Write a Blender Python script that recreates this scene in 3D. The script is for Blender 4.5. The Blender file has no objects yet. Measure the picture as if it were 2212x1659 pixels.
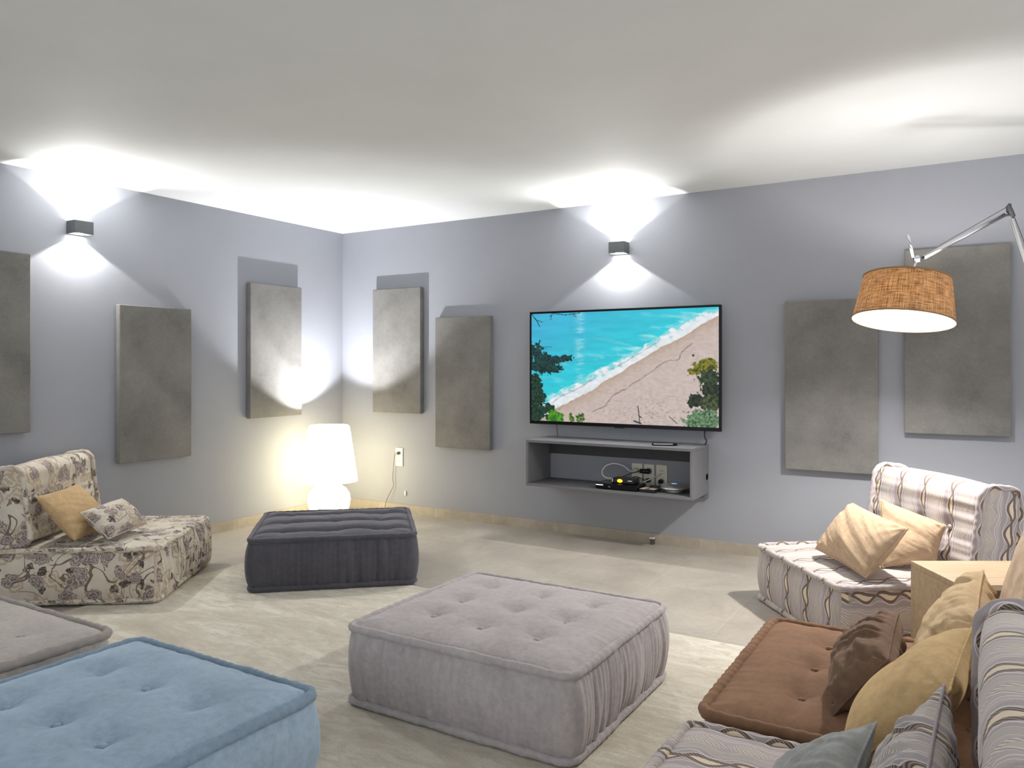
import bpy, math, random
import numpy as np
from mathutils import Vector, Matrix
random.seed(4)
SC = bpy.context.scene
COL = SC.collection
PI = math.pi

# ------------------------------------------------------------------ camera model (level camera, vertical lens shift)
FPX, CX, HY, CAM_H, CEIL = 1679.0, 1106.0, 790.0, 1.284, 2.5
AZ = math.radians(31.0)
FX, FY = -math.sin(AZ), math.cos(AZ)
RX, RY = math.cos(AZ), math.sin(AZ)
XL, YB = -5.028, 5.336            # left wall plane, back wall plane
XR, YN = 2.8, -2.2                # how far floor and ceiling run on


def at(px, py, dep):
    r = (px - CX) / FPX * dep
    return Vector((RX * r + FX * dep, RY * r + FY * dep, CAM_H + (HY - py) / FPX * dep))


def aty(px, py, Y):
    r = (px - CX) / FPX
    return at(px, py, Y / (RY * r + FY))


# ------------------------------------------------------------------ node helpers
def new_mat(name):
    m = bpy.data.materials.new(name)
    m.use_nodes = True
    nt = m.node_tree
    nt.nodes.clear()
    out = nt.nodes.new('ShaderNodeOutputMaterial')
    b = nt.nodes.new('ShaderNodeBsdfPrincipled')
    nt.links.new(b.outputs[0], out.inputs[0])
    return m, nt, b


def setin(nt, sock, v):
    if hasattr(v, 'is_output') or isinstance(v, bpy.types.NodeSocket):
        nt.links.new(v, sock)
    else:
        sock.default_value = v


def mth(nt, op, a, b=0.0, c=0.0):
    n = nt.nodes.new('ShaderNodeMath')
    n.operation = op
    for i, v in enumerate((a, b, c)):
        setin(nt, n.inputs[i], v)
    return n.outputs[0]


def mix(nt, f, a, b, typ='MIX'):
    n = nt.nodes.new('ShaderNodeMix')
    n.data_type = 'RGBA'
    n.blend_type = typ
    setin(nt, n.inputs[0], f)
    setin(nt, n.inputs[6], a if not isinstance(a, tuple) or len(a) == 4 else (*a, 1))
    setin(nt, n.inputs[7], b if not isinstance(b, tuple) or len(b) == 4 else (*b, 1))
    return n.outputs[2]


def noise(nt, vec, scale, detail=3.0, rough=0.5, dim='3D', dist=0.0):
    n = nt.nodes.new('ShaderNodeTexNoise')
    n.noise_dimensions = dim
    if vec is not None:
        nt.links.new(vec, n.inputs['Vector'])
    n.inputs['Scale'].default_value = scale
    n.inputs['Detail'].default_value = detail
    n.inputs['Roughness'].default_value = rough
    n.inputs['Distortion'].default_value = dist
    return n.outputs['Fac'], n.outputs['Color']


def ramp(nt, fac, stops, interp='LINEAR'):
    n = nt.nodes.new('ShaderNodeValToRGB')
    n.color_ramp.interpolation = interp
    el = n.color_ramp.elements
    while len(el) < len(stops):
        el.new(0.5)
    for e, (p, c) in zip(el, stops):
        e.position = p
        e.color = (*c, 1) if len(c) == 3 else c
    nt.links.new(fac, n.inputs[0])
    return n.outputs[0]


def mapped(nt, kind='Object', scale=(1, 1, 1), loc=(0, 0, 0), rot=(0, 0, 0)):
    t = nt.nodes.new('ShaderNodeTexCoord')
    mp = nt.nodes.new('ShaderNodeMapping')
    nt.links.new(t.outputs[kind], mp.inputs[0])
    mp.inputs['Scale'].default_value = scale
    mp.inputs['Location'].default_value = loc
    mp.inputs['Rotation'].default_value = rot
    return mp.outputs[0]


def bump(nt, b, h, strength=0.2, dist=0.01):
    n = nt.nodes.new('ShaderNodeBump')
    n.inputs['Strength'].default_value = strength
    n.inputs['Distance'].default_value = dist
    nt.links.new(h, n.inputs['Height'])
    nt.links.new(n.outputs[0], b.inputs['Normal'])


def simple(name, col, rough=0.5, metal=0.0, emit=None, estr=0.0, spec=0.5):
    m, nt, b = new_mat(name)
    b.inputs['Base Color'].default_value = (*col, 1)
    b.inputs['Roughness'].default_value = rough
    b.inputs['Metallic'].default_value = metal
    b.inputs['Specular IOR Level'].default_value = spec
    if emit:
        b.inputs['Emission Color'].default_value = (*emit, 1)
        b.inputs['Emission Strength'].default_value = estr
    return m


def fabric(name, col, var=0.16, sheen=0.35, bstr=0.25, tint=(1, 1, 1)):
    """velvet or linen cloth: mottled nap, fine weave relief, sheen"""
    m, nt, b = new_mat(name)
    v = mapped(nt, 'Object')
    f, _ = noise(nt, v, 5.0, 5, 0.6)
    f2, _ = noise(nt, v, 42.0, 4, 0.65)
    lo = tuple(c * (1 - var) for c in col)
    hi = tuple(min(1, c * (1 + var) * t) for c, t in zip(col, tint))
    c1 = ramp(nt, f, [(0.3, lo), (0.7, hi)])
    c2 = ramp(nt, f2, [(0.3, (0.86, 0.86, 0.86)), (0.7, (1.08, 1.08, 1.08))])
    nt.links.new(mix(nt, 1.0, c1, c2, 'MULTIPLY'), b.inputs['Base Color'])
    b.inputs['Roughness'].default_value = 0.92
    b.inputs['Specular IOR Level'].default_value = 0.15
    b.inputs['Sheen Weight'].default_value = sheen
    b.inputs['Sheen Roughness'].default_value = 0.45
    b.inputs['Sheen Tint'].default_value = (*[min(1, c * 1.6 + 0.1) for c in col], 1)
    f3, _ = noise(nt, v, 160.0, 2, 0.6)
    bump(nt, b, f3, bstr, 0.004)
    return m


def wave_fabric(name, period=0.200, dark=1.0, tint=(1, 1, 1)):
    """woven stripes: wavy lavender bands, twisted brown cords and cream eyes between them"""
    m, nt, b = new_mat(name)
    t = nt.nodes.new('ShaderNodeTexCoord')
    sep = nt.nodes.new('ShaderNodeSeparateXYZ')
    nt.links.new(t.outputs['UV'], sep.inputs[0])
    nz, _ = noise(nt, t.outputs['UV'], 9.0, 2, 0.5, '2D')
    u = mth(nt, 'ADD', sep.outputs[0], mth(nt, 'MULTIPLY', mth(nt, 'SUBTRACT', nz, 0.5), 0.012))
    v = sep.outputs[1]
    L = 0.235
    wv = mth(nt, 'SINE', mth(nt, 'MULTIPLY', v, 2 * PI / L))
    amp = 0.017

    def cyc(x, off):
        return mth(nt, 'FRACT', mth(nt, 'ADD', mth(nt, 'DIVIDE', x, period), off))

    a = mth(nt, 'ADD', u, mth(nt, 'MULTIPLY', wv, amp))
    c = mth(nt, 'SUBTRACT', u, mth(nt, 'MULTIPLY', wv, amp))
    ta = cyc(a, 0.0)          # main family
    tc = cyc(c, 0.0)          # mirrored family
    # distances from cord centre lines (two cords per period, one strong, one pale)

    lav = tuple(x * k for x, k in zip((0.345, 0.298, 0.312), tint))
    lav2 = tuple(x * k for x, k in zip((0.425, 0.370, 0.375), tint))
    cream = tuple(x * k for x, k in zip((0.72, 0.61, 0.46), tint))
    white = tuple(x * k for x, k in zip((0.66, 0.605, 0.59), tint))
    fz, _ = noise(nt, t.outputs['UV'], 300.0, 1, 0.5, '2D')
    f = mth(nt, 'MULTIPLY', cyc(u, 0.0), period)          # metres across one repeat

    drift = mth(nt, 'MULTIPLY', mth(nt, 'SINE', mth(nt, 'ADD', mth(nt, 'MULTIPLY', v, 4 * PI / L), 0.7)), 0.0085)

    def cord(centre, ph, a_):
        """signed strand offsets of a pair of crossing strands about a centre line"""
        w_ = mth(nt, 'MULTIPLY', mth(nt, 'SINE', mth(nt, 'ADD', mth(nt, 'MULTIPLY', v, 2 * PI / L), ph)), a_)
        d = mth(nt, 'SUBTRACT', mth(nt, 'SUBTRACT', f, centre), drift)
        d1 = mth(nt, 'ABSOLUTE', mth(nt, 'SUBTRACT', d, w_))
        d2 = mth(nt, 'ABSOLUTE', mth(nt, 'ADD', d, w_))
        inside = mth(nt, 'LESS_THAN', mth(nt, 'ABSOLUTE', d), mth(nt, 'ABSOLUTE', w_))
        return mth(nt, 'MINIMUM', d1, d2), d1, inside

    lt = lambda x, w_: mth(nt, 'LESS_THAN', x, w_)
    sA, sA1, inA = cord(period * 0.25, 0.0, 0.0185)
    sB, sB1, inB = cord(period * 0.75, 0.9, 0.0170)
    base = mix(nt, mth(nt, 'GREATER_THAN', f, period * 0.5), lav, lav2)
    base = mix(nt, mth(nt, 'MULTIPLY', fz, 0.22), base, white)
    fd = mth(nt, 'SUBTRACT', f, drift)
    for c_, w_ in ((0.105, 0.0016), (0.395, 0.0016), (0.475, 0.0011), (0.60, 0.0013), (0.905, 0.0016), (0.965, 0.0011)):
        base = mix(nt, mth(nt, 'LESS_THAN', mth(nt, 'ABSOLUTE', mth(nt, 'SUBTRACT', fd, period * c_)), w_), base, white)
    pale = mth(nt, 'MULTIPLY', mth(nt, 'GREATER_THAN', fd, period * 0.475), mth(nt, 'LESS_THAN', fd, period * 0.60))
    base = mix(nt, pale, base, tuple(x * k for x, k in zip((0.44, 0.395, 0.37), tint)))
    hatch = mth(nt, 'SINE', mth(nt, 'MULTIPLY', mth(nt, 'ADD', v, mth(nt, 'MULTIPLY', u, 1.3)), 2 * PI / 0.012))
    hatch = mth(nt, 'GREATER_THAN', hatch, 0.1)
    cA = mix(nt, hatch, (0.10, 0.066, 0.055), (0.27, 0.21, 0.185))
    cB = mix(nt, hatch, (0.36, 0.30, 0.265), white)
    col = mix(nt, inB, base, tuple(x * k for x, k in zip((0.50, 0.445, 0.40), tint)))
    col = mix(nt, lt(sB, 0.0050), col, cB)
    col = mix(nt, inA, col, cream)
    col = mix(nt, mth(nt, 'MULTIPLY', lt(sA, 0.0098), mth(nt, 'SUBTRACT', 1.0, inA)), col, white)
    col = mix(nt, lt(sA, 0.0072), col, cA)
    strip = mth(nt, 'MAXIMUM', lt(sA, 0.0072), lt(sB, 0.005))
    nt.links.new(col, b.inputs['Base Color'])
    b.inputs['Roughness'].default_value = 0.85
    b.inputs['Specular IOR Level'].default_value = 0.2
    b.inputs['Sheen Weight'].default_value = 0.12
    bump(nt, b, mth(nt, 'ADD', strip, mth(nt, 'MULTIPLY', fz, 0.5)), 0.25, 0.003)
    return m


def floral_fabric(name, scale=1.0):
    """cream velvet printed with roses, leaves and scrolls in mauve, brown and charcoal"""
    m, nt, b = new_mat(name)
    t = nt.nodes.new('ShaderNodeTexCoord')
    mp = nt.nodes.new('ShaderNodeMapping')
    nt.links.new(t.outputs['UV'], mp.inputs[0])
    mp.inputs['Scale'].default_value = (scale, scale, scale)
    uv = mp.outputs[0]
    n1, nc = noise(nt, uv, 14.0, 4, 0.6, '2D')
    # distort
    vm = nt.nodes.new('ShaderNodeVectorMath')
    vm.operation = 'MULTIPLY_ADD'
    nt.links.new(nc, vm.inputs[0])
    vm.inputs[1].default_value = (0.07, 0.07, 0)
    nt.links.new(uv, vm.inputs[2])
    duv = vm.outputs[0]

    def voro(vec, s, rnd=0.8):
        n = nt.nodes.new('ShaderNodeTexVoronoi')
        n.voronoi_dimensions = '2D'
        n.inputs['Scale'].default_value = s
        n.inputs['Randomness'].default_value = rnd
        nt.links.new(vec, n.inputs['Vector'])
        sp = nt.nodes.new('ShaderNodeSeparateXYZ')
        nt.links.new(n.outputs['Color'], sp.inputs[0])
        return n.outputs['Distance'], sp.outputs

    base = mix(nt, n1, (0.47, 0.42, 0.36), (0.66, 0.60, 0.51))
    # pale tan blossoms
    d0, r0 = voro(duv, 8.0)
    ring0 = mth(nt, 'SINE', mth(nt, 'MULTIPLY', mth(nt, 'ADD', d0, mth(nt, 'MULTIPLY', n1, 0.5)), 30.0))
    m0 = mth(nt, 'LESS_THAN', mth(nt, 'ADD', d0, mth(nt, 'MULTIPLY', n1, 0.35)), 0.58)
    tanc = mix(nt, mth(nt, 'GREATER_THAN', ring0, 0.25), (0.40, 0.32, 0.235), (0.60, 0.52, 0.41))
    col = mix(nt, mth(nt, 'MULTIPLY', m0, 0.8), base, tanc)
    # scrolls: thin contour lines
    ns, _ = noise(nt, uv, 4.2, 1.5, 0.5, '2D', 1.2)
    line = mth(nt, 'LESS_THAN', mth(nt, 'ABSOLUTE', mth(nt, 'SUBTRACT', ns, 0.5)), 0.013)
    gate, _ = noise(nt, uv, 3.1, 1, 0.5, '2D')
    line = mth(nt, 'MULTIPLY', line, mth(nt, 'GREATER_THAN', gate, 0.47))
    col = mix(nt, line, col, (0.17, 0.13, 0.10))
    # charcoal leaves
    d2, r2 = voro(duv, 14.0, 1.0)
    leaf = mth(nt, 'MULTIPLY', mth(nt, 'LESS_THAN', d2, 0.33), mth(nt, 'GREATER_THAN', r2[1], 0.62))
    lgate, _ = noise(nt, uv, 5.0, 2, 0.5, '2D')
    leaf = mth(nt, 'MULTIPLY', leaf, mth(nt, 'GREATER_THAN', lgate, 0.48))
    veins, _ = noise(nt, duv, 60.0, 2, 0.6, '2D', 0.5)
    leafc = mix(nt, mth(nt, 'GREATER_THAN', veins, 0.52), (0.07, 0.06, 0.06), (0.26, 0.21, 0.17))
    col = mix(nt, leaf, col, leafc)
    # mauve brown roses with petal swirls
    d1, r1 = voro(duv, 9.0, 0.9)
    sw, _ = noise(nt, duv, 22.0, 2, 0.5, '2D', 1.0)
    ring = mth(nt, 'SINE', mth(nt, 'ADD', mth(nt, 'MULTIPLY', d1, 46.0), mth(nt, 'MULTIPLY', sw, 16.0)))
    rose = mth(nt, 'MULTIPLY', mth(nt, 'LESS_THAN', mth(nt, 'ADD', d1, mth(nt, 'MULTIPLY', sw, 0.30)), 0.50), mth(nt, 'GREATER_THAN', r1[0], 0.42))
    rosec = mix(nt, mth(nt, 'GREATER_THAN', ring, 0.0), (0.15, 0.115, 0.115), (0.40, 0.335, 0.31))
    col = mix(nt, mth(nt, 'MULTIPLY', rose, 0.92), col, rosec)
    nt.links.new(col, b.inputs['Base Color'])
    b.inputs['Roughness'].default_value = 0.85
    b.inputs['Specular IOR Level'].default_value = 0.2
    b.inputs['Sheen Weight'].default_value = 0.2
    f3, _ = noise(nt, uv, 180.0, 2, 0.6, '2D')
    bump(nt, b, f3, 0.2, 0.003)
    return m


# ------------------------------------------------------------------ object helpers
def link(name, me, mat, parent=None, loc=None, label=None):
    o = bpy.data.objects.new(name, me)
    COL.objects.link(o)
    if mat is not None:
        me.materials.append(mat)
    if parent is not None:
        o.parent = parent
    if loc is not None:
        o.location = loc
    if label:
        o['label'] = label
    return o


def tag(o, label, cat, group=None):
    o['label'] = label
    o['category'] = cat
    if group:
        o['group'] = group
    return o


def thing(name, label, cat, loc=(0, 0, 0), rotz=0.0, group=None):
    o = bpy.data.objects.new(name, None)
    o.empty_display_size = 0.1
    COL.objects.link(o)
    o.location = loc
    o.rotation_euler = (0, 0, rotz)
    return tag(o, label, cat, group)


def mesh_from(verts, faces, name='mesh', uvs=None, smooth=True):
    me = bpy.data.meshes.new(name)
    me.from_pydata([tuple(v) for v in verts], [], [tuple(int(i) for i in f) for f in faces])
    if smooth:
        me.polygons.foreach_set('use_smooth', [True] * len(me.polygons))
    if uvs is not None:     # one uv per vertex
        lay = me.uv_layers.new(name='UVMap')
        idx = np.empty(len(me.loops), dtype=np.int32)
        me.loops.foreach_get('vertex_index', idx)
        lay.data.foreach_set('uv', np.asarray(uvs, dtype=np.float32)[idx].ravel())
    me.update()
    return me


class MB:
    """collects boxes, tubes and lathes into one mesh"""

    def __init__(self):
        self.v, self.f, self.s = [], [], []

    def add(self, vs, fs, smooth=False):
        n = len(self.v)
        self.v += [tuple(p) for p in vs]
        self.f += [tuple(i + n for i in q) for q in fs]
        self.s += [smooth] * len(fs)

    def box(self, x0, x1, y0, y1, z0, z1, M=None):
        vs = [Vector(p) for p in ((x0, y0, z0), (x1, y0, z0), (x1, y1, z0), (x0, y1, z0), (x0, y0, z1), (x1, y0, z1), (x1, y1, z1), (x0, y1, z1))]
        if M is not None:
            vs = [M @ p for p in vs]
        self.add(vs, [(3, 2, 1, 0), (4, 5, 6, 7), (0, 1, 5, 4), (1, 2, 6, 5), (2, 3, 7, 6), (3, 0, 4, 7)])
        return self

    def tube(self, pts, r, seg=10, cap=True):
        pts = [Vector(p) for p in pts]
        rs = r if isinstance(r, (list, tuple)) else [r] * len(pts)
        n0 = None
        vs, fs = [], []
        for i, p in enumerate(pts):
            t = (pts[min(i + 1, len(pts) - 1)] - pts[max(i - 1, 0)]).normalized()
            if n0 is None:
                n0 = t.orthogonal().normalized()
            n0 = (n0 - t * n0.dot(t)).normalized()
            b = t.cross(n0)
            for k in range(seg):
                a = 2 * PI * k / seg
                vs.append(p + (n0 * math.cos(a) + b * math.sin(a)) * rs[i])
        for i in range(len(pts) - 1):
            for k in range(seg):
                k2 = (k + 1) % seg
                fs.append((i * seg + k, i * seg + k2, (i + 1) * seg + k2, (i + 1) * seg + k))
        if cap:
            fs.append(tuple(reversed(range(seg))))
            fs.append(tuple((len(pts) - 1) * seg + k for k in range(seg)))
        self.add(vs, fs, True)
        return self

    def lathe(self, prof, seg=48, M=None, closed=False):
        vs, fs = [], []
        for r, z in prof:
            for k in range(seg):
                a = 2 * PI * k / seg
                p = Vector((r * math.cos(a), r * math.sin(a), z))
                vs.append(M @ p if M is not None else p)
        n = len(prof)
        for i in range(n - 1 if not closed else n):
            j = (i + 1) % n
            for k in range(seg):
                k2 = (k + 1) % seg
                fs.append((i * seg + k, i * seg + k2, j * seg + k2, j * seg + k))
        self.add(vs, fs, True)
        return self

    def build(self, name, mat, parent=None, bevel=0.0, loc=None, label=None, auto=True):
        me = bpy.data.meshes.new(name)
        me.from_pydata(self.v, [], self.f)
        me.polygons.foreach_set('use_smooth', self.s)
        me.update()
        o = link(name, me, mat, parent, loc, label)
        if bevel:
            md = o.modifiers.new('bevel', 'BEVEL')
            md.width = bevel
            md.segments = 2
            md.limit_method = 'ANGLE'
            md.angle_limit = math.radians(40)
        return o


def smooth_path(pts, n=12):
    """Catmull-Rom through points"""
    P = [Vector(p) for p in pts]
    out = []
    for i in range(len(P) - 1):
        p0, p1, p2, p3 = P[max(i - 1, 0)], P[i], P[i + 1], P[min(i + 2, len(P) - 1)]
        for k in range(n):
            t = k / n
            out.append(0.5 * ((2 * p1) + (p2 - p0) * t + (2 * p0 - 5 * p1 + 4 * p2 - p3) * t * t + (3 * p1 - p0 - 3 * p2 + p3) * t ** 3))
    out.append(P[-1])
    return out


# ------------------------------------------------------------------ noise in numpy
def n1d(x, seed):
    r = np.random.RandomState(seed)
    tab = r.rand(4096)
    i = np.floor(x).astype(int)
    f = x - i
    f = f * f * (3 - 2 * f)
    return tab[i % 4096] * (1 - f) + tab[(i + 1) % 4096] * f


def n2d(x, y, seed):
    r = np.random.RandomState(seed)
    tab = r.rand(256, 256)
    i = np.floor(x).astype(int)
    j = np.floor(y).astype(int)
    fx = x - i
    fy = y - j
    fx = fx * fx * (3 - 2 * fx)
    fy = fy * fy * (3 - 2 * fy)
    g = lambda a, b: tab[a % 256, b % 256]
    return (g(i, j) * (1 - fx) + g(i + 1, j) * fx) * (1 - fy) + (g(i, j + 1) * (1 - fx) + g(i + 1, j + 1) * fx) * fy


def fbm(x, y, seed, o=4):
    s, a, t = 0, 0.5, 0
    for k in range(o):
        s = s + a * n2d(x * 2 ** k, y * 2 ** k, seed + k)
        t += a
        a *= 0.5
    return s / t


# ------------------------------------------------------------------ mattress cushion
def perimeter(w, d, r, step=0.008):
    """points round a rounded rectangle, anticlockwise from the -y side: s, x, y, nx, ny, side"""
    out = []
    s = 0.0
    segs = [(-w / 2 + r, -d / 2, 1, 0, w - 2 * r, 0), (w / 2, -d / 2 + r, 0, 1, d - 2 * r, 1),
            (w / 2 - r, d / 2, -1, 0, w - 2 * r, 2), (-w / 2, d / 2 - r, 0, -1, d - 2 * r, 3)]
    cen = [(w / 2 - r, -d / 2 + r), (w / 2 - r, d / 2 - r), (-w / 2 + r, d / 2 - r), (-w / 2 + r, -d / 2 + r)]
    for k, (x0, y0, dx, dy, L, sd) in enumerate(segs):
        n = max(2, int(L / step))
        for i in range(n):
            t = i / n * L
            out.append((s + t, x0 + dx * t, y0 + dy * t, dy, -dx, sd))
        s += L
        m = max(3, int(r * PI / 2 / step))
        a0 = -PI / 2 + k * PI / 2
        for i in range(m):
            a = a0 + PI / 2 * i / m
            out.append((s + r * (a - a0), cen[k][0] + r * math.cos(a), cen[k][1] + r * math.sin(a), math.cos(a), math.sin(a),
                        sd if i < m / 2 else (sd + 1) % 4))
        s += r * PI / 2
    return np.array(out), s


def mattress(parent, mat, w, d, h, buttons=(3, 3), pleat=(0.003,) * 4, crown=0.035, dimple=0.03, sig=0.045, bulge=0.03,
             r=0.042, pipe=0.015, swap=(1, 3), seed=1, crease=(0.0, 0.0), M=None, bodyname='side_cover', z0=0.0, pmat=None,
             pitch=0.024, top_swap=True, panel2=False, button_mat=None, inset=0.16, panel_as='top_panel', btn=True, rope=0.07, rows=26, front_tufts=()):
    """tufted mattress cushion with pleated boxing and rolled edges; w,d,h outer size, standing on z0"""
    M = M or Matrix.Identity(4)
    pmat = pmat or mat
    P, tot = perimeter(w - 2 * pipe * 0.6, d - 2 * pipe * 0.6, r)
    s, x, y, nx, ny, side = P.T
    n = len(P)
    A = np.array(pleat)[side.astype(int)]
    # soften amplitude changes at corners
    k = 9
    A = np.array([np.mean(A[np.arange(i - k, i + k + 1) % n]) for i in range(n)])
    verts, uvs = [], []
    for j in range(rows + 1):
        t = j / rows
        z = pipe * 0.7 + t * (h - 1.4 * pipe)
        off = bulge * max(0.0, math.sin(PI * t)) ** 0.7
        tilt = 0.006 * np.sin(t * 5 + n1d(s / 0.2, seed + 5) * 6)
        pt = n1d((s + tilt) / pitch, seed + 1)
        pb = n1d((s + tilt) / pitch, seed + 2)
        pm = n1d((s + tilt) / (pitch * 1.6), seed + 3)
        et, eb = math.exp(-((1 - t) / 0.35) ** 2), math.exp(-(t / 0.3) ** 2)
        fold = (pt - 0.5) * et + (pb - 0.5) * eb + (pm - 0.5) * 0.75 * (1 - 0.3 * et - 0.3 * eb)
        ph = s / (pitch * 1.25) + 1.6 * n1d(s / 0.11, seed + 6) + 0.25 * math.sin(t * 3.0) * (n1d(s / 0.08, seed + 7) - 0.5)
        ridge = np.abs(np.sin(PI * ph)) ** 0.62 - 0.6
        fold = fold + np.clip((A - 0.003) / 0.004, 0, 1) * ridge * (0.55 + 0.3 * et + 0.25 * eb)
        big = (n1d(s / 0.16 + t * 0.7, seed + 4) - 0.5) * 0.012 * math.sin(PI * t)
        o = off + A * 2.6 * fold + big
        for (ty, tf) in front_tufts:
            D = np.hypot(y - ty, (z - tf * h)) + 10.0 * (side != 3)
            o = o - 0.030 * (0.6 * np.exp(-D / 0.022) + 0.5 * np.exp(-(D / 0.07) ** 2)) - 0.010 * np.exp(-((z - tf * h) / 0.02) ** 2) * (side == 3) * np.clip(1 - np.abs(y - ty) / (d * 0.5), 0, 1)
        for i in range(n):
            verts.append((x[i] + nx[i] * o[i], y[i] + ny[i] * o[i], z0 + z))
            gs = 2.6 if pleat[int(side[i])] > 0.008 else 1.0      # gathered cloth packs the print
            uvs.append((z, s[i] * gs) if int(side[i]) not in swap else (s[i] * gs, z))
    faces = []
    for j in range(rows):
        for i in range(n):
            i2 = (i + 1) % n
            faces.append((j * n + i, j * n + i2, (j + 1) * n + i2, (j + 1) * n + i))
    faces.append(tuple(range(n))[::-1])
    verts = [M @ Vector(v) for v in verts]
    body = link(bodyname, mesh_from(verts, faces, bodyname, uvs), mat, parent)
    sub = body if bodyname != 'side_cover' else parent
    for (ty, tf) in front_tufts:
        mb = MB()
        mb.lathe([(0.0005, 0.007), (0.005, 0.0066), (0.010, 0.005), (0.0135, 0.001), (0.012, -0.003), (0.0005, -0.004)], 14,
                 M @ Matrix.Translation((-w / 2 + pipe * 0.6 - bulge + 0.030, ty, z0 + tf * h)) @ Matrix.Rotation(-PI / 2, 4, 'Y'))
        mb.build('button', button_mat or mat, body)
    # rolled edges
    for zz in (z0 + h - pipe * 0.9, z0 + pipe * 0.9):
        Q, T2 = perimeter(w, d, r + pipe * 0.5, 0.007)
        seg = 10
        vs, us = [], []
        m = len(Q)
        jit = n1d(Q[:, 0] / 0.09, seed + 9)
        for i in range(m):
            q = Q[i]
            rr = pipe * (1 + 0.22 * (jit[i] - 0.5))
            for kk in range(seg):
                a = 2 * PI * kk / seg
                r2 = rr * (1 + rope * math.sin(2 * PI * (q[0] / 0.042 + 1.5 * jit[i]) + a))
                vs.append(M @ Vector((q[1] + q[3] * r2 * math.cos(a), q[2] + q[4] * r2 * math.cos(a), zz + r2 * math.sin(a))))
                us.append((q[0], kk / seg * 0.09) if int(q[5]) in swap else (kk / seg * 0.09, q[0]))
        fs = []
        for i in range(m):
            for kk in range(seg):
                a, b2 = i, (i + 1) % m
                k2 = (kk + 1) % seg
                fs.append((a * seg + kk, b2 * seg + kk, b2 * seg + k2, a * seg + k2))
        link('piping', mesh_from(vs, fs, 'piping', us), pmat, sub)
    # panels
    for which in ((1, -1) if panel2 else (1,)):
        N = 110
        g = np.linspace(-1, 1, N)
        g = np.sign(g) * (1 - (1 - np.abs(g)) ** 1.35)
        a, b = np.meshgrid(g, g, indexing='ij')
        hw, hd = w / 2 - pipe * 0.4, d / 2 - pipe * 0.4
        X, Y = a * hw, b * hd
        dx, dy = np.abs(X) - (hw - r), np.abs(Y) - (hd - r)
        mk = (dx > 0) & (dy > 0)
        L = np.hypot(dx, dy)
        sc = np.where(mk, np.maximum(dx, dy) / np.maximum(L, 1e-6), 1)
        X2 = np.where(mk, np.sign(X) * (hw - r + dx * sc), X)
        Y2 = np.where(mk, np.sign(Y) * (hd - r + dy * sc), Y)
        e = np.minimum(hw - np.abs(X), hd - np.abs(Y))
        Z = crown * (1 - np.exp(-e / 0.055)) * (1 - 0.12 * (a ** 2 + b ** 2))
        # puckers along the rims
        ex, ey = hw - np.abs(X), hd - np.abs(Y)
        Z = Z + 0.006 * (n1d(Y / pitch + 50, seed + 11) - 0.5) * np.exp(-ex / 0.06) * np.minimum(1, e / 0.012)
        Z = Z + 0.006 * (n1d(X / pitch + 50, seed + 12) - 0.5) * np.exp(-ey / 0.06) * np.minimum(1, e / 0.012)
        Z = Z + 0.008 * (fbm(X * 5 + 9, Y * 5 + 9, seed + 13, 3) - 0.5) * np.minimum(1, e / 0.05)
        bx = np.linspace(-hw + inset * w, hw - inset * w, buttons[0]) if buttons[0] > 1 else np.array([0.0])
        by = np.linspace(-hd + inset * d, hd - inset * d, buttons[1]) if buttons[1] > 1 else np.array([0.0])
        rs = np.random.RandomState(seed + 20)
        spots = []
        for p in bx:
            for q in by:
                p2, q2 = p + rs.uniform(-0.012, 0.012), q + rs.uniform(-0.012, 0.012)
                spots.append((p2, q2))
                D = np.hypot(X - p2, Y - q2)
                Z = Z - dimple * (0.62 * np.exp(-(D / sig)) + 0.5 * np.exp(-(D / (2.6 * sig)) ** 2)) * (1 + 0.1 * np.cos(5 * np.arctan2(Y - q2, X - p2) + rs.uniform(0, 6)))
        for q in by:        # channels along x
            if crease[0]:
                dd = Y - q - 0.01 * np.sin(X * 17)
                Z = Z - crease[0] * np.exp(-(dd / 0.03) ** 2) * np.minimum(1, ex / 0.08)
        for p in bx:
            if crease[1]:
                dd = X - p - 0.008 * np.sin(Y * 15)
                Z = Z - crease[1] * np.exp(-(dd / 0.022) ** 2) * np.minimum(1, ey / 0.08)
        vs = [M @ Vector((X2[i, j], Y2[i, j], z0 + (h - pipe * 0.7 + Z[i, j] if which > 0 else pipe * 0.7 - Z[i, j]))) for i in range(N) for j in range(N)]
        us = [(Y2[i, j] + 3.0, X2[i, j] + 3.0) if top_swap else (X2[i, j] + 3.0, Y2[i, j] + 3.0) for i in range(N) for j in range(N)]
        fs = []
        for i in range(N - 1):
            for j in range(N - 1):
                q = (i * N + j, (i + 1) * N + j, (i + 1) * N + j + 1, i * N + j + 1)
                fs.append(q if which > 0 else q[::-1])
        pan = link(panel_as if which > 0 else 'rear_panel', mesh_from(vs, fs, panel_as, us), mat, sub)
        if which > 0 and btn:
            holder = pan if sub is parent else sub
            for (p, q) in spots:
                i = int(np.argmin(np.abs(X[:, 0] - p)))
                j = int(np.argmin(np.abs(Y[0, :] - q)))
                mb = MB()
                prof = [(0.0005, 0.007), (0.005, 0.0066), (0.010, 0.005), (0.0135, 0.001), (0.012, -0.003), (0.0005, -0.004)]
                mb.lathe(prof, 14, M @ Matrix.Translation((p, q, z0 + h - pipe * 0.7 + Z[i, j] + 0.002)))
                mb.build('button', button_mat or mat, holder)
    return body


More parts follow.
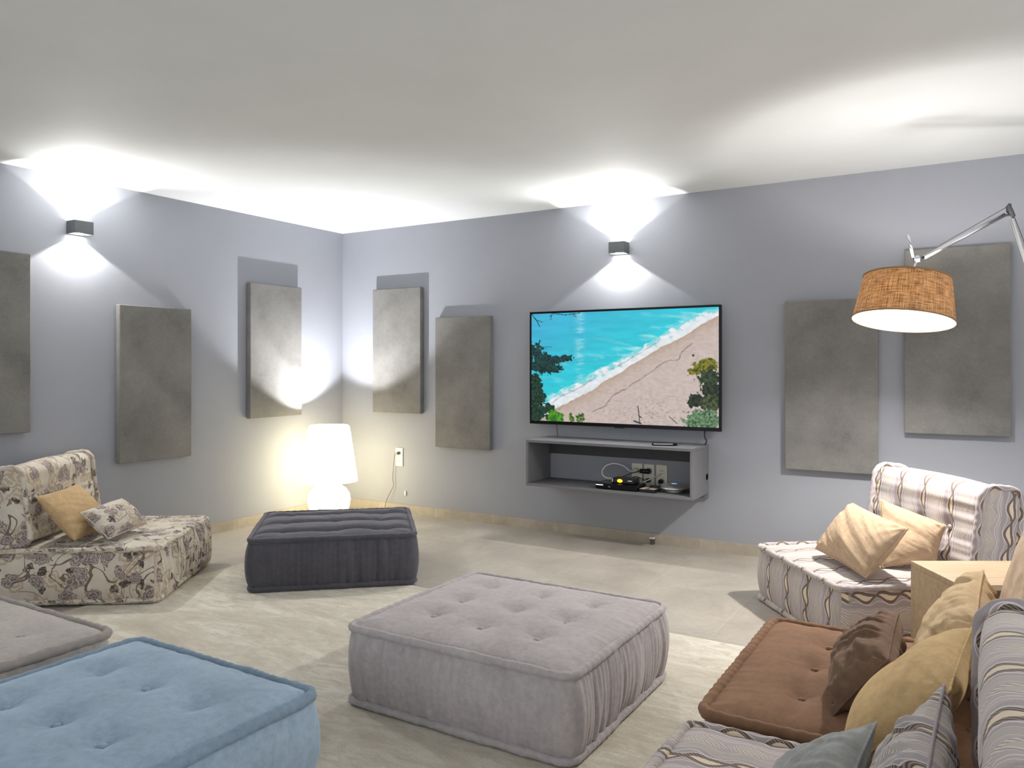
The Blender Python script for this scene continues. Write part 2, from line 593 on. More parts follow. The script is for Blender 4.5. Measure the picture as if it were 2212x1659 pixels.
# ------------------------------------------------------------------ pillow
def pillow(label, cat, mat, quad, thick, seed=1, wr=0.006, pinch=0.07, seam_mat=None, group=None, name='throw_pillow', gather=0.0,
           gather_edges=(0, 1, 2, 3), uvrot=False, sag=0.0, seam_r=0.0035, power=0.42):
    """quad: four corners bottom-left, bottom-right, top-right, top-left seen from the front"""
    q = [Vector(p) for p in quad]
    c = sum(q, Vector()) / 4
    root = thing(name, label, cat, tuple(c), 0, group)
    N = 72
    g = np.linspace(-1, 1, N)
    a, b = np.meshgrid(g, g, indexing='ij')
    pa = a * (1 - pinch * (1 - b ** 2) * np.abs(a) ** 2)
    pb = b * (1 - pinch * (1 - a ** 2) * np.abs(b) ** 2)
    Q = [np.array(p - c) for p in q]
    def bil(pa, pb):
        u, v = (pa + 1) / 2, (pb + 1) / 2
        return (Q[0][None, None] * ((1 - u) * (1 - v))[..., None] + Q[1][None, None] * (u * (1 - v))[..., None] +
                Q[2][None, None] * (u * v)[..., None] + Q[3][None, None] * ((1 - u) * v)[..., None])
    base = bil(pa, pb)
    nrm = (Vector(Q[1] - Q[0] + Q[2] - Q[3])).cross(Vector(Q[3] - Q[0] + Q[2] - Q[1])).normalized()
    nv = np.array(nrm)
    w = (np.linalg.norm(Q[1] - Q[0]) + np.linalg.norm(Q[2] - Q[3])) / 2
    h = (np.linalg.norm(Q[3] - Q[0]) + np.linalg.norm(Q[2] - Q[1])) / 2
    prof = np.clip((1 - a ** 2) * (1 - b ** 2), 0, 1) ** power
    ea, eb = (1 - np.abs(a)) * w / 2, (1 - np.abs(b)) * h / 2
    verts, uvs, faces = [], [], []
    for sgn in (1, -1):
        z = prof * thick / 2
        sd = seed + (0 if sgn > 0 else 31)
        fade = np.minimum(1, np.minimum(ea, eb) / 0.02)
        # folds pulled from the corners and the seams
        X, Y = a * w / 2, b * h / 2
        z = z + wr * 2.2 * (fbm(X * 9 + 7 + 3 * b, Y * 9 + 7, sd, 3) - 0.5) * fade
        for cs in (-1, 1):
            for ct in (-1, 1):
                D = np.hypot(X - cs * w / 2, Y - ct * h / 2)
                an = np.arctan2(Y - ct * h / 2, X - cs * w / 2)
                z = z + wr * 1.0 * (n1d(an * 3.2 + 20, sd + cs * 2 + ct + 9) - 0.5) * np.exp(-D / (0.22 * (w + h) / 2)) * fade * 2.5
        if gather:
            for ed in gather_edges:
                if ed in (0, 2):
                    D = (1 - b) * h / 2 if ed == 2 else (1 + b) * h / 2
                    z = z + gather * (n1d((X + D * 0.25) / 0.022 + 70, sd + 3) - 0.5) * np.exp(-D / 0.09) * fade * 2
                else:
                    D = (1 - a) * w / 2 if ed == 1 else (1 + a) * w / 2
                    z = z + gather * (n1d((Y + D * 0.25) / 0.022 + 70, sd + 4) - 0.5) * np.exp(-D / 0.09) * fade * 2
        if sag:
            z = z * (1 - sag * (b * 0.5))
        P3 = base + nv[None, None] * (sgn * z)[..., None]
        o = len(verts)
        verts += [tuple(p) for p in P3.reshape(-1, 3)]
        uu = np.stack([X + 2, Y + 2], -1) if not uvrot else np.stack([Y + 2, X + 2], -1)
        uvs += [tuple(p) for p in uu.reshape(-1, 2)]
        for i in range(N - 1):
            for j in range(N - 1):
                f = (o + i * N + j, o + (i + 1) * N + j, o + (i + 1) * N + j + 1, o + i * N + j + 1)
                faces.append(f if sgn > 0 else f[::-1])
    link('cover', mesh_from(verts, faces, 'cover', uvs), mat, root)
    # seam cord round the rim
    rim = [base[i, 0] for i in range(N)] + [base[N - 1, j] for j in range(1, N)] + [base[i, N - 1] for i in range(N - 2, -1, -1)] + [base[0, j] for j in range(N - 2, 0, -1)]
    rim.append(rim[0])
    mb = MB()
    mb.tube([Vector(p) for p in rim], [seam_r * (1 + 0.4 * (random.random() - 0.5)) for _ in rim], 6, cap=False)
    mb.build('seam', seam_mat or mat, root)
    return root


# ------------------------------------------------------------------ materials
def paint(name, col, var=0.03, rough=0.75):
    m, nt, b = new_mat(name)
    v = mapped(nt)
    f, _ = noise(nt, v, 1.6, 5, 0.6)
    nt.links.new(ramp(nt, f, [(0.3, tuple(c * (1 - var) for c in col)), (0.7, tuple(c * (1 + var) for c in col))]), b.inputs['Base Color'])
    b.inputs['Roughness'].default_value = rough
    b.inputs['Specular IOR Level'].default_value = 0.25
    f2, _ = noise(nt, v, 220, 3, 0.6)
    bump(nt, b, f2, 0.06, 0.002)
    return m


M_wall = paint('grey_blue_paint', (0.310, 0.320, 0.355))
M_ceil = paint('white_ceiling_paint', (0.735, 0.75, 0.755))


def panel_mat():
    m, nt, b = new_mat('grey_suede_panel')
    v = mapped(nt, 'Object', (1, 1, 1))
    f, _ = noise(nt, v, 3.2, 5, 0.62)
    f2, _ = noise(nt, v, 90, 3, 0.6)
    c = ramp(nt, f, [(0.32, (0.135, 0.130, 0.121)), (0.68, (0.215, 0.207, 0.195))])
    c = mix(nt, 0.08, c, ramp(nt, f2, [(0.3, (0.10, 0.10, 0.10)), (0.7, (0.45, 0.44, 0.42))]))
    nt.links.new(c, b.inputs['Base Color'])
    b.inputs['Roughness'].default_value = 0.95
    b.inputs['Specular IOR Level'].default_value = 0.1
    b.inputs['Sheen Weight'].default_value = 0.15
    bump(nt, b, f2, 0.2, 0.002)
    return m


M_panel = panel_mat()


def tile_mat(name, c1, c2, grout, bw, bh, off, scale_rot=False, mortar=0.0022):
    m, nt, b = new_mat(name)
    v = mapped(nt, 'Object', (1, 1, 1), off)
    br = nt.nodes.new('ShaderNodeTexBrick')
    br.offset = 0.0
    br.squash = 1.0
    nt.links.new(v, br.inputs['Vector'])
    br.inputs['Scale'].default_value = 1.0
    br.inputs['Brick Width'].default_value = bw
    br.inputs['Row Height'].default_value = bh
    br.inputs['Mortar Size'].default_value = mortar
    br.inputs['Mortar Smooth'].default_value = 0.2
    br.inputs['Color1'].default_value = (*c1, 1)
    br.inputs['Color2'].default_value = (*c2, 1)
    br.inputs['Mortar'].default_value = (*grout, 1)
    f, _ = noise(nt, v, 3.0, 6, 0.6, dist=0.6)
    f2, _ = noise(nt, v, 26.0, 5, 0.65)
    c = mix(nt, 1.0, br.outputs['Color'], ramp(nt, f, [(0.3, (0.80, 0.79, 0.78)), (0.7, (1.1, 1.1, 1.1))]), 'MULTIPLY')
    c = mix(nt, 1.0, c, ramp(nt, f2, [(0.3, (0.92, 0.92, 0.92)), (0.7, (1.05, 1.05, 1.05))]), 'MULTIPLY')
    nt.links.new(c, b.inputs['Base Color'])
    nt.links.new(mth(nt, 'MULTIPLY_ADD', f, 0.25, 0.34), b.inputs['Roughness'])
    b.inputs['Specular IOR Level'].default_value = 0.35
    bump(nt, b, mth(nt, 'SUBTRACT', 1.0, br.outputs['Fac']), 0.25, 0.003)
    return m


M_floor = tile_mat('stone_floor_tiles', (0.40, 0.365, 0.318), (0.415, 0.378, 0.33), (0.50, 0.45, 0.385), 0.573, 1.15, (1.66 + 0.573 * 10, -4.79 + 11.5, 0))
M_base = tile_mat('stone_skirting_tiles', (0.39, 0.345, 0.285), (0.41, 0.365, 0.305), (0.54, 0.48, 0.41), 0.573, 5.0, (1.66 + 5.73, 1.0, 0))


def rug_mat():
    m, nt, b = new_mat('distressed_rug')
    v = mapped(nt, 'Object', (1.0, 1.9, 1.0), rot=(0, 0, 0.5))
    f, _ = noise(nt, v, 1.5, 8, 0.66, dist=0.9)
    f2, _ = noise(nt, mapped(nt, 'Object', (1.4, 4.0, 1), rot=(0, 0, 0.55)), 5.5, 7, 0.7, dist=0.8)
    f3, _ = noise(nt, mapped(nt), 210, 2, 0.6)
    c = ramp(nt, f, [(0.30, (0.40, 0.355, 0.275)), (0.45, (0.56, 0.515, 0.425)), (0.60, (0.69, 0.65, 0.56)), (0.75, (0.72, 0.685, 0.60))])
    c = mix(nt, ramp(nt, f2, [(0.42, (0, 0, 0)), (0.66, (0.75, 0.75, 0.75))]), c, (0.43, 0.375, 0.285))
    c = mix(nt, 1.0, c, ramp(nt, f3, [(0.3, (0.86, 0.86, 0.86)), (0.7, (1.1, 1.1, 1.1))]), 'MULTIPLY')
    nt.links.new(c, b.inputs['Base Color'])
    b.inputs['Roughness'].default_value = 0.8
    b.inputs['Sheen Weight'].default_value = 0.25
    b.inputs['Specular IOR Level'].default_value = 0.2
    bump(nt, b, f3, 0.35, 0.004)
    return m


M_rug = rug_mat()
M_mauve = fabric('mauve_grey_velvet', (0.395, 0.360, 0.366), 0.10, 0.4)
M_blue = fabric('steel_blue_velvet', (0.290, 0.375, 0.470), 0.14, 0.5)
M_bluep = fabric('shaded_blue_piping_velvet', (0.205, 0.275, 0.355), 0.1, 0.4)  # same blue velvet, with the shading of the far piping put into the colour
M_grey = fabric('warm_grey_velvet', (0.405, 0.375, 0.350), 0.10, 0.4)
M_greyp = fabric('shaded_grey_piping_velvet', (0.30, 0.272, 0.256), 0.1, 0.4)  # grey velvet again, darkened in colour for the shade on its piping
M_dark = fabric('charcoal_velvet', (0.072, 0.070, 0.084), 0.12, 1.0)
M_brown = fabric('chocolate_velvet', (0.215, 0.122, 0.074), 0.14, 0.4)
M_brownp = fabric('chocolate_pillow_velvet', (0.165, 0.103, 0.070), 0.2, 0.4)
M_wave = wave_fabric('wave_woven_fabric')
M_waveg = wave_fabric('grey_wave_woven_fabric', 0.15, 1.0, (0.8, 0.82, 0.84))
M_floral = floral_fabric('rose_print_velvet')
M_florals = floral_fabric('rose_print_pillow_velvet', 1.35)
M_tan = fabric('ochre_linen', (0.47, 0.325, 0.175), 0.08, 0.15)
M_peach = fabric('peach_linen', (0.46, 0.335, 0.225), 0.06, 0.15)
M_beige = fabric('beige_linen', (0.61, 0.445, 0.27), 0.10, 0.15)
M_olive = fabric('khaki_linen', (0.55, 0.385, 0.195), 0.10, 0.15)
M_sand = fabric('sand_linen', (0.58, 0.44, 0.32), 0.08, 0.15)
M_pgrey = fabric('slate_velvet', (0.245, 0.252, 0.250), 0.2, 0.4)
M_conc = paint('grey_concrete_board', (0.17, 0.17, 0.182), 0.10, 0.7)
M_black = simple('black_plastic', (0.012, 0.012, 0.014), 0.32)
M_blackg = simple('black_gloss', (0.006, 0.006, 0.008), 0.22, 0.0, None, 0.0, 0.18)
M_white = simple('white_plastic', (0.75, 0.74, 0.70), 0.4)
M_ivory = simple('ivory_plastic', (0.72, 0.70, 0.58), 0.4)
M_hole = simple('socket_recess', (0.06, 0.05, 0.04), 0.6)
M_silver = simple('satin_silver', (0.62, 0.61, 0.60), 0.30, 0.7)
M_alu = simple('polished_aluminium', (0.72, 0.72, 0.74), 0.18, 1.0)
M_cablew = simple('white_cable', (0.72, 0.72, 0.70), 0.45)
M_cable = simple('black_cable', (0.015, 0.015, 0.016), 0.45)
M_cord = simple('brown_cord', (0.16, 0.12, 0.08), 0.5)
M_sconce = simple('dark_grey_metal', (0.085, 0.09, 0.095), 0.45, 0.2)
M_sconce_in = simple('sconce_reflector', (0.85, 0.85, 0.83), 0.4)
M_led = simple('sconce_glass', (0.9, 0.9, 0.9), 0.3, 0, (1.0, 0.99, 0.95), 30.0)
M_amber = simple('amber_indicator', (0.9, 0.55, 0.02), 0.4, 0, (1.0, 0.50, 0.01), 3.0)
M_opal = simple('lit_opal_glass', (0.9, 0.88, 0.8), 0.25, 0, (1.0, 0.87, 0.55), 8.5)
M_opalin = simple('opal_glass_inside', (0.9, 0.89, 0.85), 0.4)
M_bulb = simple('lit_bulb', (1, 1, 1), 0.3, 0, (1.0, 0.95, 0.85), 25.0)



def oak(name, c0, c1, rot):
    m, nt, b = new_mat(name)
    v = mapped(nt, 'Object', (1.2, 14, 14), rot=rot)
    f, _ = noise(nt, v, 3.0, 6, 0.6, dist=0.4)
    f2, _ = noise(nt, mapped(nt, 'Object', (4, 90, 90), rot=rot), 2.0, 4, 0.6)
    c = ramp(nt, f, [(0.3, c0), (0.7, c1)])
    c = mix(nt, 1.0, c, ramp(nt, f2, [(0.35, (0.86, 0.84, 0.82)), (0.65, (1.05, 1.05, 1.05))]), 'MULTIPLY')
    nt.links.new(c, b.inputs['Base Color'])
    b.inputs['Roughness'].default_value = 0.5
    return m


M_oak = oak('oak_veneer', (0.38, 0.27, 0.165), (0.50, 0.375, 0.24), (0, 0, 0))


def linen_shade():
    m, nt, b = new_mat('lit_linen_shade')
    t = nt.nodes.new('ShaderNodeTexCoord')
    uv = t.outputs['UV']
    mpa = nt.nodes.new('ShaderNodeMapping'); nt.links.new(uv, mpa.inputs[0]); mpa.inputs['Scale'].default_value = (16, 150, 1)
    mpb = nt.nodes.new('ShaderNodeMapping'); nt.links.new(uv, mpb.inputs[0]); mpb.inputs['Scale'].default_value = (190, 11, 1)
    fa, _ = noise(nt, mpa.outputs[0], 1.0, 3, 0.6, '2D')
    fb, _ = noise(nt, mpb.outputs[0], 1.0, 3, 0.6, '2D')
    w = mth(nt, 'MULTIPLY', mth(nt, 'ADD', fa, fb), 0.5)
    c = ramp(nt, w, [(0.36, (0.11, 0.065, 0.034)), (0.50, (0.27, 0.175, 0.092)), (0.64, (0.42, 0.30, 0.18))])
    nt.links.new(c, b.inputs['Base Color'])
    b.inputs['Roughness'].default_value = 0.9
    tr = nt.nodes.new('ShaderNodeBsdfTranslucent')
    nt.links.new(mix(nt, 1.0, c, (1.0, 0.56, 0.20), 'MULTIPLY'), tr.inputs[0])
    ms = nt.nodes.new('ShaderNodeMixShader')
    ms.inputs[0].default_value = 0.036
    out = [n for n in nt.nodes if n.type == 'OUTPUT_MATERIAL'][0]
    geo = nt.nodes.new('ShaderNodeNewGeometry')
    nt.links.new(mix(nt, geo.outputs['Backfacing'], c, (0.82, 0.80, 0.76)), b.inputs['Base Color'])
    nt.links.new(b.outputs[0], ms.inputs[1])
    nt.links.new(tr.outputs[0], ms.inputs[2])
    nt.links.new(ms.outputs[0], out.inputs[0])
    bump(nt, b, w, 0.4, 0.003)
    return m


M_shade = linen_shade()


# ------------------------------------------------------------------ the room
def struct(name, mb, mat):
    o = mb.build(name, mat)
    o['kind'] = 'structure'
    return o


struct('floor', MB().box(XL - 0.15, XR, YN, YB + 0.15, -0.12, 0.0), M_floor)
struct('ceiling', MB().box(XL - 0.15, XR, YN, YB + 0.15, CEIL, CEIL + 0.12), M_ceil)
struct('wall_left', MB().box(XL - 0.15, XL, YN, YB + 0.15, 0, CEIL), M_wall)
struct('wall_back', MB().box(XL, XR, YB, YB + 0.15, 0, CEIL), M_wall)
o = struct('baseboard_back', MB().box(XL, XR, YB - 0.012, YB, 0, 0.075), M_base)
o = MB().box(0, YB - 0.012 - YN, 0, 0.012, 0, 0.075).build('baseboard_left', M_base)
o.location = (XL, YB - 0.012, 0)
o.rotation_euler = (0, 0, -PI / 2)
o['kind'] = 'structure'

# rug
N = 60
rv, rf = [], []
x0, x1, y0, y1 = -4.075, -0.2, -1.2, 3.575
mb = MB().box(x0, x1, y0, y1, 0.0005, 0.0085)
o = mb.build('rug', M_rug, bevel=0.004)
tag(o, 'large cream and taupe distressed rug on the stone tiles under the ottomans', 'rug')

# ------------------------------------------------------------------ acoustic panels
def panel(axis, a0, a1, z0, z1, label):
    T = 0.049
    g = 0.0018
    if axis == 'L':
        mb = MB().box(0.004, T, -(a1 - a0) / 2, (a1 - a0) / 2, -(z1 - z0) / 2, (z1 - z0) / 2)
        loc = (XL + g, (a0 + a1) / 2, (z0 + z1) / 2)
        mm = MB().box(0, 0.004, -0.2, 0.2, -0.4, 0.4)
    else:
        mb = MB().box(-(a1 - a0) / 2, (a1 - a0) / 2, -T, -0.004, -(z1 - z0) / 2, (z1 - z0) / 2)
        loc = ((a0 + a1) / 2, YB - g, (z0 + z1) / 2)
        mm = MB().box(-0.2, 0.2, -0.004, 0, -0.4, 0.4)
    o = thing('acoustic_panel', label, 'wall panel', loc, 0, 'grey fabric acoustic panels on the walls')
    mb.build('fabric_cover', M_panel, o, bevel=0.006)
    mm.build('wall_mount', M_hole, o)
    return o


panel('L', 2.015, 2.564, 0.876, 1.970, 'grey acoustic panel cut off by the photo edge, above the floral chair back')
panel('L', 3.135, 3.697, 0.620, 1.700, 'grey acoustic panel on the left wall, hung low beside the wall lamp beam')
panel('L', 4.235, 4.785, 0.861, 1.953, 'grey acoustic panel on the left wall nearest the corner, above the glowing lamp')
panel('B', -4.622, -4.089, 0.872, 1.960, 'grey acoustic panel on the television wall nearest the corner, above the power socket')
panel('B', -3.933, -3.386, 0.600, 1.690, 'grey acoustic panel hung low just left of the television')
panel('B', -1.092, -0.537, 0.607, 1.705, 'grey acoustic panel hung low between the television and the linen lamp shade')
panel('B', -0.390, 0.157, 0.873, 1.987, 'grey acoustic panel hung high behind the linen lamp shade, rightmost of the row')

# ------------------------------------------------------------------ wall sconces
def sconce(loc, rotz, label, power=16.0):
    t = thing('wall_sconce', label, 'wall lamp', loc, rotz, 'up and down wall lamps')
    w, d, h, th = 0.122, 0.10, 0.082, 0.006     # local: wall at y=0, body towards -y
    mb = MB()
    mb.box(-w / 2, -w / 2 + th, -d, -0.004, 0, h).box(w / 2 - th, w / 2, -d, -0.004, 0, h)
    mb.box(-w / 2 + th, w / 2 - th, -d, -d + th, 0, h).box(-w / 2 + th, w / 2 - th, -0.010, -0.004, 0, h)
    mb.build('housing', M_sconce, t)
    MB().box(-0.04, 0.04, -0.004, 0, 0.01, h - 0.01).build('wall_plate', M_sconce, t)
    MB().box(-w / 2 + th, w / 2 - th, -d + th, -0.010, h * 0.5 - 0.022, h * 0.5 + 0.022).build('diffuser', M_led, t)
    for sgn in (1, -1):
        ld = bpy.data.lights.new('sconce_beam', 'SPOT')
        ld.energy = power
        ld.spot_size = math.radians(118)
        ld.spot_blend = 0.06
        ld.shadow_soft_size = 0.012
        ld.color = (1.0, 0.985, 0.95)
        lo = bpy.data.objects.new('beam', ld)
        COL.objects.link(lo)
        lo.parent = t
        lo.location = (0, -0.052, h * 0.5 + sgn * (h * 0.5 + 0.002))
        lo.rotation_euler = (PI, 0, 0) if sgn > 0 else (0, 0, 0)
        ls = bpy.data.lights.new('sconce_spill', 'SPOT')
        ls.energy = power * (2.0 if sgn > 0 else 1.2)
        ls.spot_size = math.radians(130)
        ls.spot_blend = 1.0
        ls.shadow_soft_size = 0.02
        ls.color = (1.0, 0.985, 0.95)
        lo = bpy.data.objects.new('spill', ls)
        COL.objects.link(lo)
        lo.parent = t
        lo.location = (0, -0.070, h * 0.5 + sgn * (h * 0.5 + 0.002))
        lo.rotation_euler = Vector((0, -0.85, sgn * 0.75)).to_track_quat('-Z', 'Y').to_euler()
    return t


sconce((-2.262, YB, 2.105), 0.0, 'small dark cube wall lamp beaming up and down above the television', 30)
sconce((XL, 2.866, 2.132), PI / 2, 'small dark cube wall lamp beaming up and down on the left wall', 30)

# ------------------------------------------------------------------ television
TX0, TX1, TZ0, TZ1 = -2.992, -1.499, 0.836, 1.700
tv = thing('television', 'large flat television showing a turquoise beach, mounted above the grey shelf box', 'television', ((TX0 + TX1) / 2, YB - 0.0018, TZ0))
W, H = TX1 - TX0, TZ1 - TZ0
yf = -0.09
bz = 0.016
mb = MB()
mb.box(-W / 2, W / 2, yf, yf + 0.03, 0, bz * 1.6).box(-W / 2, W / 2, yf, yf + 0.03, H - bz, H)
mb.box(-W / 2, -W / 2 + bz, yf, yf + 0.03, bz * 1.6, H - bz).box(W / 2 - bz, W / 2, yf, yf + 0.03, bz * 1.6, H - bz)
mb.build('bezel', M_blackg, tv, bevel=0.003)
MB().box(-W / 2 + 0.02, W / 2 - 0.02, yf + 0.03, yf + 0.055, 0.02, H - 0.02).box(-W * 0.3, W * 0.3, yf + 0.055, yf + 0.07, 0.1, H * 0.6).build('rear_housing', M_black, tv, bevel=0.004)
MB().box(-0.2, 0.2, yf + 0.07, 0, 0.25, 0.5).build('wall_mount', M_black, tv)
MB().box(-0.035, 0.035, yf + 0.001, yf + 0.02, -0.008, 0.0).build('sensor_tab', M_black, tv)


def screen():
    NX, NZ = 420, 236
    u, v = np.meshgrid(np.linspace(0, 1, NX), np.linspace(0, 1, NZ), indexing='ij')   # v down
    # shore line v_s(u): water above-left, sand below-right
    us = [-0.05, 0.10, 0.30, 0.507, 0.65, 0.80, 0.90, 1.0, 1.05]
    vs_ = [1.02, 0.93, 0.745, 0.555, 0.40, 0.265, 0.165, 0.065, 0.02]
    vf_ = [0.90, 0.80, 0.585, 0.415, 0.29, 0.155, 0.075, -0.01, -0.05]
    vs = np.interp(u, us, vs_) + 0.022 * (n1d(u * 14, 3) - 0.5) + 0.01 * (n1d(u * 60, 4) - 0.5)
    vf = np.interp(u, us, vf_) + 0.05 * (n1d(u * 11, 5) - 0.5) + 0.02 * (n1d(u * 50, 6) - 0.5)
    C = np.zeros((NX, NZ, 3))
    ruf = fbm(u * 10 + v * 4, v * 30, 7)
    dw = np.clip((vf - v) / 0.7, 0, 1)
    near_, far_ = np.array([0.03, 0.58, 0.68]), np.array([0.055, 0.44, 0.66])
    C[:] = near_ * (1 - dw[..., None]) + far_ * dw[..., None]
    C *= (0.86 + 0.28 * ruf)[..., None]
    # wave glints: band at u~.28 and near the foam
    g = np.exp(-((u - 0.285) / 0.022) ** 2) * (v < 0.75) * np.clip((fbm(u * 20, v * 60, 9) - 0.35) * 2, 0, 1)
    g2 = np.clip((fbm(u * 9 + v * 5, v * 26 - u * 6, 17) - 0.58) * 4, 0, 1) * np.exp(-np.clip(vf - v, 0, 1) / 0.14)
    g = np.clip(g * 0.6 + g2 * 0.8, 0, 1)
    C = C * (1 - g[..., None]) + np.array([0.55, 0.86, 0.90]) * g[..., None]
    # foam
    ft = np.clip((v - vf) / np.maximum(vs - vf, 0.02), 0, 1.5)
    foam = (v > vf) & (v < vs)
    fn = fbm(u * 30 + v * 20, v * 30 - u * 25, 11)
    fo = np.array([0.78, 0.82, 0.86]) * (0.78 + 0.35 * fn)[..., None]
    thin = np.clip((fn - 0.50 + ft * 0.6) * 5, 0, 1)
    fo = fo * thin[..., None] + np.array([0.20, 0.66, 0.70]) * (1 - thin)[..., None]
    C = np.where(foam[..., None], fo, C)
    line = np.exp(-((ft - 0.42) / 0.05) ** 2) * foam * np.clip((n1d(u * 13, 13) - 0.5) * 5, 0, 1) * (0.4 + 0.6 * n2d(u * 80, v * 80, 24))
    C = C * (1 - 0.65 * line[..., None])
    # sand
    sd = v - vs
    sand = sd >= 0
    sn = fbm(u * 60, v * 60, 15)
    wet = np.exp(-np.clip(sd, 0, 1) / 0.06)
    sc = np.array([0.56, 0.465, 0.43]) * (1 - wet[..., None]) + np.array([0.46, 0.34, 0.26]) * wet[..., None]
    sc = sc * (0.85 + 0.3 * sn)[..., None]
    stones = np.clip((fbm(u * 120, v * 120, 18, 2) - 0.66) * 8, 0, 1) * np.clip((v - 0.6) * 3, 0, 1) * np.exp(-((u - 0.66) / 0.2) ** 2)
    sc = sc * (1 - 0.5 * stones[..., None])
    C = np.where(sand[..., None], sc, C)
    # foot track
    tu = [0.356, 0.428, 0.457, 0.558, 0.66, 0.73, 0.81, 0.824, 0.874]
    tvv = [0.90, 0.845, 0.77, 0.665, 0.55, 0.455, 0.43, 0.365, 0.30]
    dist = np.full(u.shape, 9.0)
    for i in range(len(tu) - 1):
        ax, ay, bx_, by_ = tu[i] * 1.73, tvv[i], tu[i + 1] * 1.73, tvv[i + 1]
        px, py = u * 1.73 + 0.006 * (n1d(v * 60, 21) - 0.5), v + 0.012 * (n1d(u * 60, 22) - 0.5)
        t = np.clip(((px - ax) * (bx_ - ax) + (py - ay) * (by_ - ay)) / ((bx_ - ax) ** 2 + (by_ - ay) ** 2), 0, 1)
        dist = np.minimum(dist, np.hypot(px - ax - t * (bx_ - ax), py - ay - t * (by_ - ay)))
    k = np.exp(-(dist / 0.0042) ** 2) * (0.35 + 0.65 * n2d(u * 120, v * 120, 23))
    C = C * (1 - 0.85 * k[..., None])
    spot = np.hypot((u - 0.878) * 1.73, v - 0.40) < 0.011
    C = np.where(spot[..., None], np.array([0.07, 0.06, 0.05]), C)

    def blob(cu, cv, ru, rv, c0, c1, seed, rough=0.9, fs=26):
        nonlocal C
        n = fbm(u * 1.73 * fs, v * fs, seed)
        r = np.hypot((u - cu) / ru, (v - cv) / rv) + (n - 0.5) * rough
        tex = np.clip((fbm(u * 1.73 * fs * 1.8, v * fs * 1.8, seed + 5) - 0.3) * 2.4, 0, 1)[..., None]
        cc = np.array(c0) * (1 - tex) + np.array(c1) * tex
        C = np.where((r < 0.9)[..., None], cc, C)

    def twig(pts, r):
        nonlocal C
        for i in range(len(pts) - 1):
            (ax, ay), (bx_, by_) = pts[i], pts[i + 1]
            px, py = u * 1.73, v
            ax, bx2 = ax * 1.73, bx_ * 1.73
            t = np.clip(((px - ax) * (bx2 - ax) + (py - ay) * (by_ - ay)) / ((bx2 - ax) ** 2 + (by_ - ay) ** 2 + 1e-9), 0, 1)
            dd = np.hypot(px - ax - t * (bx2 - ax), py - ay - t * (by_ - ay))
            C = np.where((dd < r)[..., None], np.array([0.02, 0.04, 0.045]), C)

    dk, dk2 = (0.004, 0.018, 0.018), (0.02, 0.075, 0.07)
    # left pine
    for cu, cv, ru, rv in ((0.03, 0.37, 0.045, 0.10), (0.075, 0.42, 0.05, 0.07), (0.10, 0.50, 0.075, 0.055), (0.03, 0.50, 0.05, 0.07), (0.16, 0.43, 0.05, 0.035),
                           (0.20, 0.42, 0.045, 0.032), (0.145, 0.51, 0.035, 0.045)):
        blob(cu, cv, ru, rv, dk, dk2, int(cu * 1000 + cv * 100), 1.7, 46)
    twig([(0.0, 0.42), (0.07, 0.40), (0.13, 0.42), (0.21, 0.40)], 0.004)
    twig([(0.0, 0.29), (0.04, 0.31), (0.12, 0.31)], 0.003)
    twig([(0.04, 0.31), (0.05, 0.25)], 0.006)
    twig([(0.0, 0.0), (0.03, 0.06), (0.05, 0.12)], 0.004)
    twig([(0.02, 0.05), (0.065, 0.08)], 0.003)
    twig([(0.11, 0.03), (0.13, 0.0), (0.20, 0.02), (0.285, 0.005)], 0.003)
    twig([(0.24, 0.01), (0.262, 0.04)], 0.003)
    twig([(0.12, 0.01), (0.115, 0.06)], 0.003)
    for cu, cv, ru, rv in ((0.02, 0.62, 0.035, 0.07), (0.03, 0.70, 0.045, 0.07), (0.025, 0.80, 0.06, 0.10), (0.055, 0.77, 0.03, 0.05), (0.03, 0.92, 0.085, 0.10), (0.10, 0.88, 0.035, 0.05)):
        blob(cu, cv, ru, rv, (0.005, 0.018, 0.012), (0.025, 0.07, 0.045), int(cu * 990 + cv * 77), 1.4, 44)
    blob(0.14, 0.955, 0.06, 0.065, (0.01, 0.09, 0.01), (0.10, 0.36, 0.03), 71, 1.0, 34)
    blob(0.235, 0.97, 0.018, 0.05, (0.02, 0.07, 0.01), (0.12, 0.26, 0.04), 72, 1.2, 40)
    blob(0.285, 0.965, 0.025, 0.06, (0.02, 0.06, 0.01), (0.20, 0.30, 0.10), 73, 1.3, 40)
    # right tree
    blob(0.945, 0.49, 0.080, 0.065, (0.03, 0.045, 0.004), (0.27, 0.25, 0.02), 81, 1.2, 36)
    blob(0.88, 0.535, 0.035, 0.035, (0.03, 0.045, 0.004), (0.30, 0.26, 0.03), 91, 1.2, 40)
    blob(0.955, 0.59, 0.065, 0.09, (0.006, 0.018, 0.010), (0.05, 0.085, 0.04), 82, 1.3, 38)
    blob(0.965, 0.70, 0.06, 0.10, (0.005, 0.012, 0.008), (0.04, 0.06, 0.03), 83, 1.1, 38)
    blob(0.90, 0.79, 0.05, 0.07, (0.004, 0.010, 0.007), (0.035, 0.05, 0.03), 84, 1.3, 38)
    blob(0.97, 0.80, 0.055, 0.09, (0.01, 0.02, 0.008), (0.09, 0.12, 0.05), 85, 1.2, 38)
    blob(0.93, 0.94, 0.11, 0.09, (0.02, 0.06, 0.03), (0.20, 0.34, 0.18), 86, 1.1, 48)
    twig([(0.61, 0.99), (0.605, 0.90), (0.60, 0.84)], 0.004)
    twig([(0.605, 0.92), (0.62, 0.94)], 0.004)
    twig([(0.58, 0.97), (0.615, 0.99)], 0.007)
    twig([(0.76, 0.92), (0.80, 0.98)], 0.003)
    C = np.clip(C, 0, 1)
    x = -W / 2 + bz + u * (W - 2 * bz)
